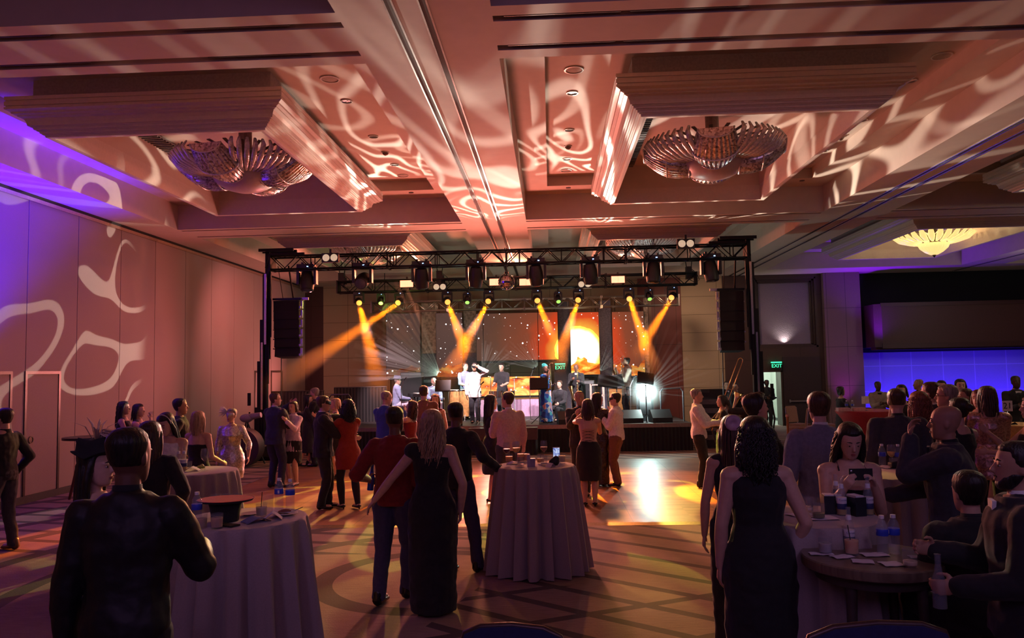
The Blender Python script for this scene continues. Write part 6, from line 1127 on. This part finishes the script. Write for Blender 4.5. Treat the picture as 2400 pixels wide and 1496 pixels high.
def mic_stand(px, py, Y, label):
    p = ony(px, py, Y); t_ = thing('microphone_stand', label, 'microphone stand', (p.x, Y, SZ), 0, 'microphone stands'); h = p.z-SZ; m_ = MB().tube([(0, 0, 0), (0, 0, h*.8), (.1, -.05, h)], .009, 6); [m_.tube([(0, 0, .06), (.22*math.cos(a), .22*math.sin(a), .0)], .009, 6) for a in (.5, 2.6, 4.7)]; m_.build('stand', METAL, t_, 50); MB().tube([(.08, -.04, h-.02), (.16, -.1, h+.05)], [.012, .02], 8).build('microphone', BLK, t_)
for a in ((1241, 866, 20.6, 'microphone stand left of the floral gown singer'), (1476, 885, 20.0, 'microphone stand in front of the horn player in beige'), (1120, 900, 19.7, 'microphone stand in front of the cream jacket singer'), (940, 890, 20.3, 'microphone stand beside the keyboard player')): mic_stand(*a)
def drum_stool(px, Y, h, label): p = ony(px, 930, Y); t_ = thing('stool', label, 'stool', (p.x, Y, SZ), 0, 'round stools of the seated players'); MB().lathe([(.001, h-.07), (.17, h-.07), (.18, h-.03), (.16, h), (.001, h)], 24).build('seat', BLK, t_, 50); m_ = MB().tube([(0, 0, .1), (0, 0, h-.06)], .02); [m_.tube([(0, 0, .2), (.22*math.cos(a), .22*math.sin(a), 0)], .012, 6) for a in (.5, 2.6, 4.7)]; m_.build('tripod_leg', METAL, t_, 50)
drum_stool(930, 21.0, .42, 'stool under the keyboard player'); drum_stool(1016, 21.3, .40, 'stool under the seated percussionist'); drum_stool(1311, 20.6, .27, 'low stool under the seated bongo player')
rs_ = thing('drum_riser', 'low drum riser with lilac star-patterned skirt behind the cymbals', 'riser'); MB().b(-2.3, -.2, 22.9, 24.4, SZ, SZ+.5).build('riser_deck', BLK, rs_); pleat(MB(), -2.3, -.2, 22.86, SZ, SZ+.5, .12, .015).build('riser_skirt', cloth('lilac_skirt', (.45, .28, .42), .7), rs_)
def sax(t_, s=1.0):
    MB().tube([(0, 0, .28*s), (.02, 0, .33*s), (-.02, .0, .37*s), (-.07, .02, .36*s)], .009, 8).tube([(0, 0, .28*s), (0, 0, -.22*s), (.02, -.01, -.3*s), (.07, -.04, -.32*s), (.12, -.07, -.26*s), (.15, -.09, -.12*s), (.18, -.11, .0)], [.012, .022, .028, .032, .038, .045, .075], 14).build('sax_body', BRASS, t_, 50); m_ = MB(); [m_.ball((.02, -.01, z*s), .014, 8, 6) for z in (-.18, -.12, -.06, 0, .06, .12)]; m_.build('sax_keys', BRASS, t_, 50)
for px, py, Y, lb, s in ((1354, 905, 21.3, 'brass baritone saxophone held by the saxophonist in black', 1.25), (1458, 868, 20.4, 'brass saxophone played by the horn player in beige', 1.0), (1290, 885, 19.75, 'brass saxophone hanging against the floral gown', 1.0)):
    p = ony(px, py, Y); sax(thing('saxophone', lb, 'saxophone', p, R(200)), s)
# ---------------------------------------------------------------- things beside the stage and at the right
p = ony(578, 1000, 17.2); t_ = thing('camera_rig', 'covered camera on a tripod by the left lift tower', 'camera', (p.x, 17.2, 0)); MB().ball((0, 0, 1.05), (.16, .12, .10)).tube([(.05, 0, 1.07), (.34, -.02, 1.12)], [.08, .06], 12).build('camera_body', mat('grey_cover', (.28, .25, .28), .6), t_, 50); m_ = MB(); [m_.tube([(0, 0, 1.0), (.4*math.cos(a), .4*math.sin(a), 0)], .018, 6) for a in (.5, 2.6, 4.7)]; m_.build('tripod_leg', BLK, t_)
p = ony(566, 1010, 16.8); t_ = thing('spare_drum_case', 'round dark drum case lying on its side near the left tower', 'case', (p.x, 16.9, .42)); MB().lathe([(.001, -.18), (.42, -.18), (.42, .18), (.001, .18)], 36, T=Matrix.Rotation(PI/2, 4, 'X')).build('case_shell', mat('case_brown', (.05, .03, .028), .6), t_, 40)
def banquet_chair(x, y, rz, label):
    t_ = thing('banquet_chair', label, 'chair', (x, y, 0), rz, 'banquet chairs by the right wall'); UP = cloth('chair_fabric', (.42, .24, .18), .8)
    MB().b(-.21, .21, -.21, .21, .42, .49).build('seat', UP, t_); b_ = MB(); b_.rings([[V((-.2, -.21, .52)), V((.2, -.21, .52)), V((.2, -.17, .52)), V((-.2, -.17, .52))], [V((-.19, -.26, .9)), V((.19, -.26, .9)), V((.19, -.22, .9)), V((-.19, -.22, .9))], [V((-.15, -.27, .94)), V((.15, -.27, .94)), V((.15, -.23, .94)), V((-.15, -.23, .94))]]); b_.build('backrest', UP, t_)
    for s in (-1, 1): MB().tube([(s*.19, -.2, .5), (s*.2, -.26, 0)], .013).build('leg', METAL, t_); MB().tube([(s*.19, .19, .43), (s*.2, .2, 0)], .013).build('leg', METAL, t_); MB().tube([(s*.2, -.2, .42), (s*.2, -.24, .9)], .012).build('back_frame', METAL, t_)
for a in ((6.05, 19.4, 1.3, 'pale banquet chair turned sideways beside the copper stanchion'), (6.45, 20.6, -2.6, 'pale banquet chair behind the sideways one'), (7.05, 20.3, -1.6, 'banquet chair right of the other two, facing the slate-suited man'), (7.6, 19.6, .4, 'banquet chair between the slate-suited man and the red table')): banquet_chair(*a)
p = onz(1850, 1083, 0); t_ = thing('stanchion_post', 'copper-coloured stanchion post standing on its round base', 'stanchion', (p.x, p.y, 0)); MB().lathe([(.001, 0), (.16, 0), (.16, .015), (.03, .03), (.025, .04), (.025, .92), (.04, .94), (.035, .98), (.001, 1.0)], 24).build('post', mat('copper', (.60, .28, .18), .3, .9), t_, 40)
dy_ = thing('equipment_dolly', 'black low equipment dolly with castors behind the young man', 'dolly', (4.15, 15.2, 0)); MB().box((0, 0, .22), (1.9, .5, .07)).tube([(-.9, 0, .22), (-1.1, 0, 1.0)], .02).tube([(-.75, 0, .22), (-.95, 0, .95)], .02).build('dolly_frame', BLK, dy_)
for x in (-.8, .8):
    for y in (-.18, .18): MB().lathe([(.001, -.02), (.09, -.02), (.09, .02), (.001, .02)], 18, T=Matrix.Translation((x, y, .09)) @ Matrix.Rotation(PI/2, 4, 'X')).box((x, y, .17), (.05, .06, .04)).build('castor', BLK, dy_)
p = ony(1662, 930, 19.8); t_ = thing('rack_case', 'black stacked rack case behind the man in tie', 'case', (p.x, 19.8, 0)); MB().b(-.35, .35, -.3, .3, 0, 1.45).build('case_shell', BLK, t_); [MB().b(-.31, .31, -.315, -.3, z, z+.12).build('rack_unit', mat('panel_grey'), t_) for z in (.2, .42, .64, .86, 1.08)]
bg = thing('bass_guitar', 'black bass guitar carried by the man in the doorway', 'guitar', (6.98, 24.95, 1.0), .2); MB().tube([(-.1, 0, -.1), (.05, 0, -.05), (.16, 0, 0)], [.13, .10, .09], 14, flat=.3).build('guitar_body', BLK, bg, 50); MB().tube([(.1, 0, 0), (-.25, 0, .55)], .02).build('neck', BLK, bg)
# chairs at the very front
for px, py, Y, rz, lb, w_ in ((1200, 1466, 3.3, -.12, 'navy upholstered chair back at the bottom edge in the middle', .22), (2055, 1462, 2.9, .1, 'dark rounded chair back at the lower right edge of the picture', .27)):
    p = ony(px, py, Y); t_ = thing('banquet_chair', lb, 'chair', (p.x, Y, 0), rz); zt = p.z; NV = cloth('navy_upholstery', (.02, .03, .12), .7); out = [(-w_, 0), (-w_, zt-.60), (-w_*.92, zt-.54), (-w_*.6, zt-.51), (0, zt-.5), (w_*.6, zt-.51), (w_*.92, zt-.54), (w_, zt-.60), (w_, 0)]
    MB().rings([[V((a, -.02+e, b_+.5)) for a, b_ in out] for e in (0, .045)]).build('backrest', NV, t_); MB().tube([(a, 0, b_+.5) for a, b_ in out], .014, 8).build('back_frame', mat('chair_bronze', (.12, .08, .07), .35, .6), t_, 0)
    MB().b(-w_, w_, 0, .45, .42, .49).build('seat', NV, t_)
    for x in (-1, 1): MB().tube([(x*w_, 0, .5), (x*w_, -.04, 0)], .014).build('leg', mat('chair_bronze'), t_); MB().tube([(x*w_*.95, .42, .42), (x*w_, .44, 0)], .014).build('leg', mat('chair_bronze'), t_)
#@NEXT@
# ---------------------------------------------------------------- light beams and glows in the stage haze
def haze(name, dens, g=.35, fade=None, col=(1, 1, 1), rad=.55):
    m = bpy.data.materials.new(name); m.use_nodes = True; N = m.node_tree.nodes; L = m.node_tree.links; N.remove(N['Principled BSDF'])
    v = N.new('ShaderNodeVolumeScatter'); v.inputs['Anisotropy'].default_value = g; v.inputs['Density'].default_value = dens; v.inputs['Color'].default_value = (*col, 1); L.new(v.outputs[0], N['Material Output'].inputs['Volume'])
    if fade == 'ball':
        tc = N.new('ShaderNodeTexCoord'); ln = N.new('ShaderNodeVectorMath'); ln.operation = 'LENGTH'; L.new(tc.outputs['Object'], ln.inputs[0]); mr = N.new('ShaderNodeMapRange'); mr.interpolation_type = 'SMOOTHSTEP'; L.new(ln.outputs['Value'], mr.inputs[0])
        mr.inputs[1].default_value = .05; mr.inputs[2].default_value = rad; mr.inputs[3].default_value = dens; mr.inputs[4].default_value = 0; L.new(mr.outputs[0], v.inputs['Density'])
    elif fade:
        tc = N.new('ShaderNodeTexCoord'); sp = N.new('ShaderNodeSeparateXYZ'); L.new(tc.outputs['Object'], sp.inputs[0]); mr = N.new('ShaderNodeMapRange'); mr.interpolation_type = 'SMOOTHSTEP'; L.new(sp.outputs[2], mr.inputs[0])
        mr.inputs[1].default_value = fade[0]; mr.inputs[2].default_value = fade[1]; mr.inputs[3].default_value = dens; mr.inputs[4].default_value = 0; L.new(mr.outputs[0], v.inputs['Density'])
    return m
vl = (7.5, 7.5, 4.8, 6.5, 3.4, 5.5, 5.5, 4.6)
for i, ((p, q), lb) in enumerate(zip(BEAMS, ln_)):
    d = (q-p).normalized(); half = 1.9; s0 = p+d*.165; t_ = thing('light_beam', 'hazy amber beam of light slanting down from the rear truss, %s of eight' % lb, 'light beam', s0, 0, 'amber light beams'); L_ = vl[i]
    t_.rotation_mode = 'QUATERNION'; t_.rotation_quaternion = d.to_track_quat('Z', 'Y')
    o = MB().lathe([(.001, 0), (.06, 0), (.06+math.tan(R(half))*L_, L_), (.001, L_)], 20).build('haze_cone', haze('beam_haze', .085, .3, (L_*.5, L_*1.05)), t_, 60)
    spot(s0-d*1.0+d*1.02, q, AMB, 30000, half*2+.2, .12, .06)
def fan(px, py, Y, a0, a1, n, L_, col, power, label, half=1.5, dens=3, fwd=.15, spread=1.0):
    o_ = ony(px, py, Y); t_ = thing('light_fan', label, 'light beam', o_, 0, 'fans of thin light rays'); rnd = random.Random(int(px)); mean = V((0, 0, 0)); FH = haze('fan_haze', dens, .0, 'ball', rad=L_*1.15)
    for k in range(n):
        a = R(a0+(a1-a0)*(k+.5*rnd.random())/n); dd = V((math.cos(a), -fwd-.35*rnd.random()*spread, math.sin(a))).normalized(); mean += dd; l_ = L_*(.6+.5*rnd.random()); T = dd.to_track_quat('Z', 'Y').to_matrix().to_4x4(); h_ = half*(.6+.8*rnd.random())
        MB().lathe([(.001, .1), (.006, .1), (.006+math.tan(R(h_))*l_, l_), (.001, l_)], 8, T=T).build('haze_ray', FH, t_, 60)
    return o_
GRN = (.70, 1, .78)
o1 = fan(1033, 880, 21.3, 106, 184, 24, 2.9, GRN, 0, 'fan of pale green rays shooting up left above the seated percussionist'); point(o1+V((0, -.05, 0)), GRN, 40, .02)
o2 = fan(1128, 882, 22.3, 15, 90, 14, 1.3, GRN, 0, 'small fan of pale rays between the singer and the timbales player'); point(o2+V((0, -.05, 0)), GRN, 14, .02)
o3 = fan(1262, 866, 22.6, 95, 170, 14, 1.2, GRN, 0, 'small fan of pale rays behind the floral gown singer'); point(o3+V((0, -.05, 0)), GRN, 12, .02)
o4 = fan(896, 712, 21.8, -85, 5, 11, 1.2, (.6, 1, .2), 0, 'fan of lime rays falling from the leftmost lime light'); point(o4+V((0, -.05, -.05)), (.6, 1, .15), 12, .02)
o5 = fan(1402, 874, 21.4, 25, 75, 7, 1.1, GRN, 0, 'small fan of pale rays right of the sun screen'); point(o5+V((0, -.05, 0)), GRN, 12, .02)
# the lamp facing the crowd
LP = ony(1511, 918, 20.0); t_ = thing('moving_head', 'moving head on the stage floor shining white straight at the crowd', 'stage light', LP, 0, None); TT = Matrix.Rotation(PI/2, 4, 'X')
MB().lathe([(.09, -.24), (.13, -.2), (.15, 0), (.15, .12), (.14, .14)], 20, T=TT).build('head', MHB, t_, 40); MB().lathe([(.135, .142), (.08, .16), (.001, .165)], 24, T=TT).build('lens', mat('lens_white', (.9, 1, 1), .3, em=(.85, 1, .97), es=4), t_, 40)
MB().box((0, .05, -LP.z+SZ+.08), (.36, .3, .16)).b(-.215, -.165, 0, .1, -LP.z+SZ+.1, .04).b(.165, .215, 0, .1, -LP.z+SZ+.1, .04).build('base', MHB, t_)
if LP.z-SZ > .45: MB().box((0, .05, (-LP.z+SZ)/2), (.3, .25, LP.z-SZ-.35)).build('flight_case', BLK, t_)
gl = thing('light_glow', 'white-teal glow of haze around the lamp facing the crowd', 'light beam', LP+V((0, -.3, 0)), 0, None); MB().ball((0, 0, 0), .56, 24, 14).build('haze_glow', haze('glow_haze', .6, .0, 'ball'), gl, 0)
fan(1511, 918, 19.7, -8, 188, 26, 1.9, GRN, 0, 'burst of white-teal rays around the lamp facing the crowd', 1.7, 2.0, .25, .5); point(LP+V((0, -.32, 0)), (.75, 1, .95), 110, .03)
spot(LP+V((0, -.2, 0)), (1.5, 9.5, 0.2), (.62, 1, .92), 220, 75, .6, .06)
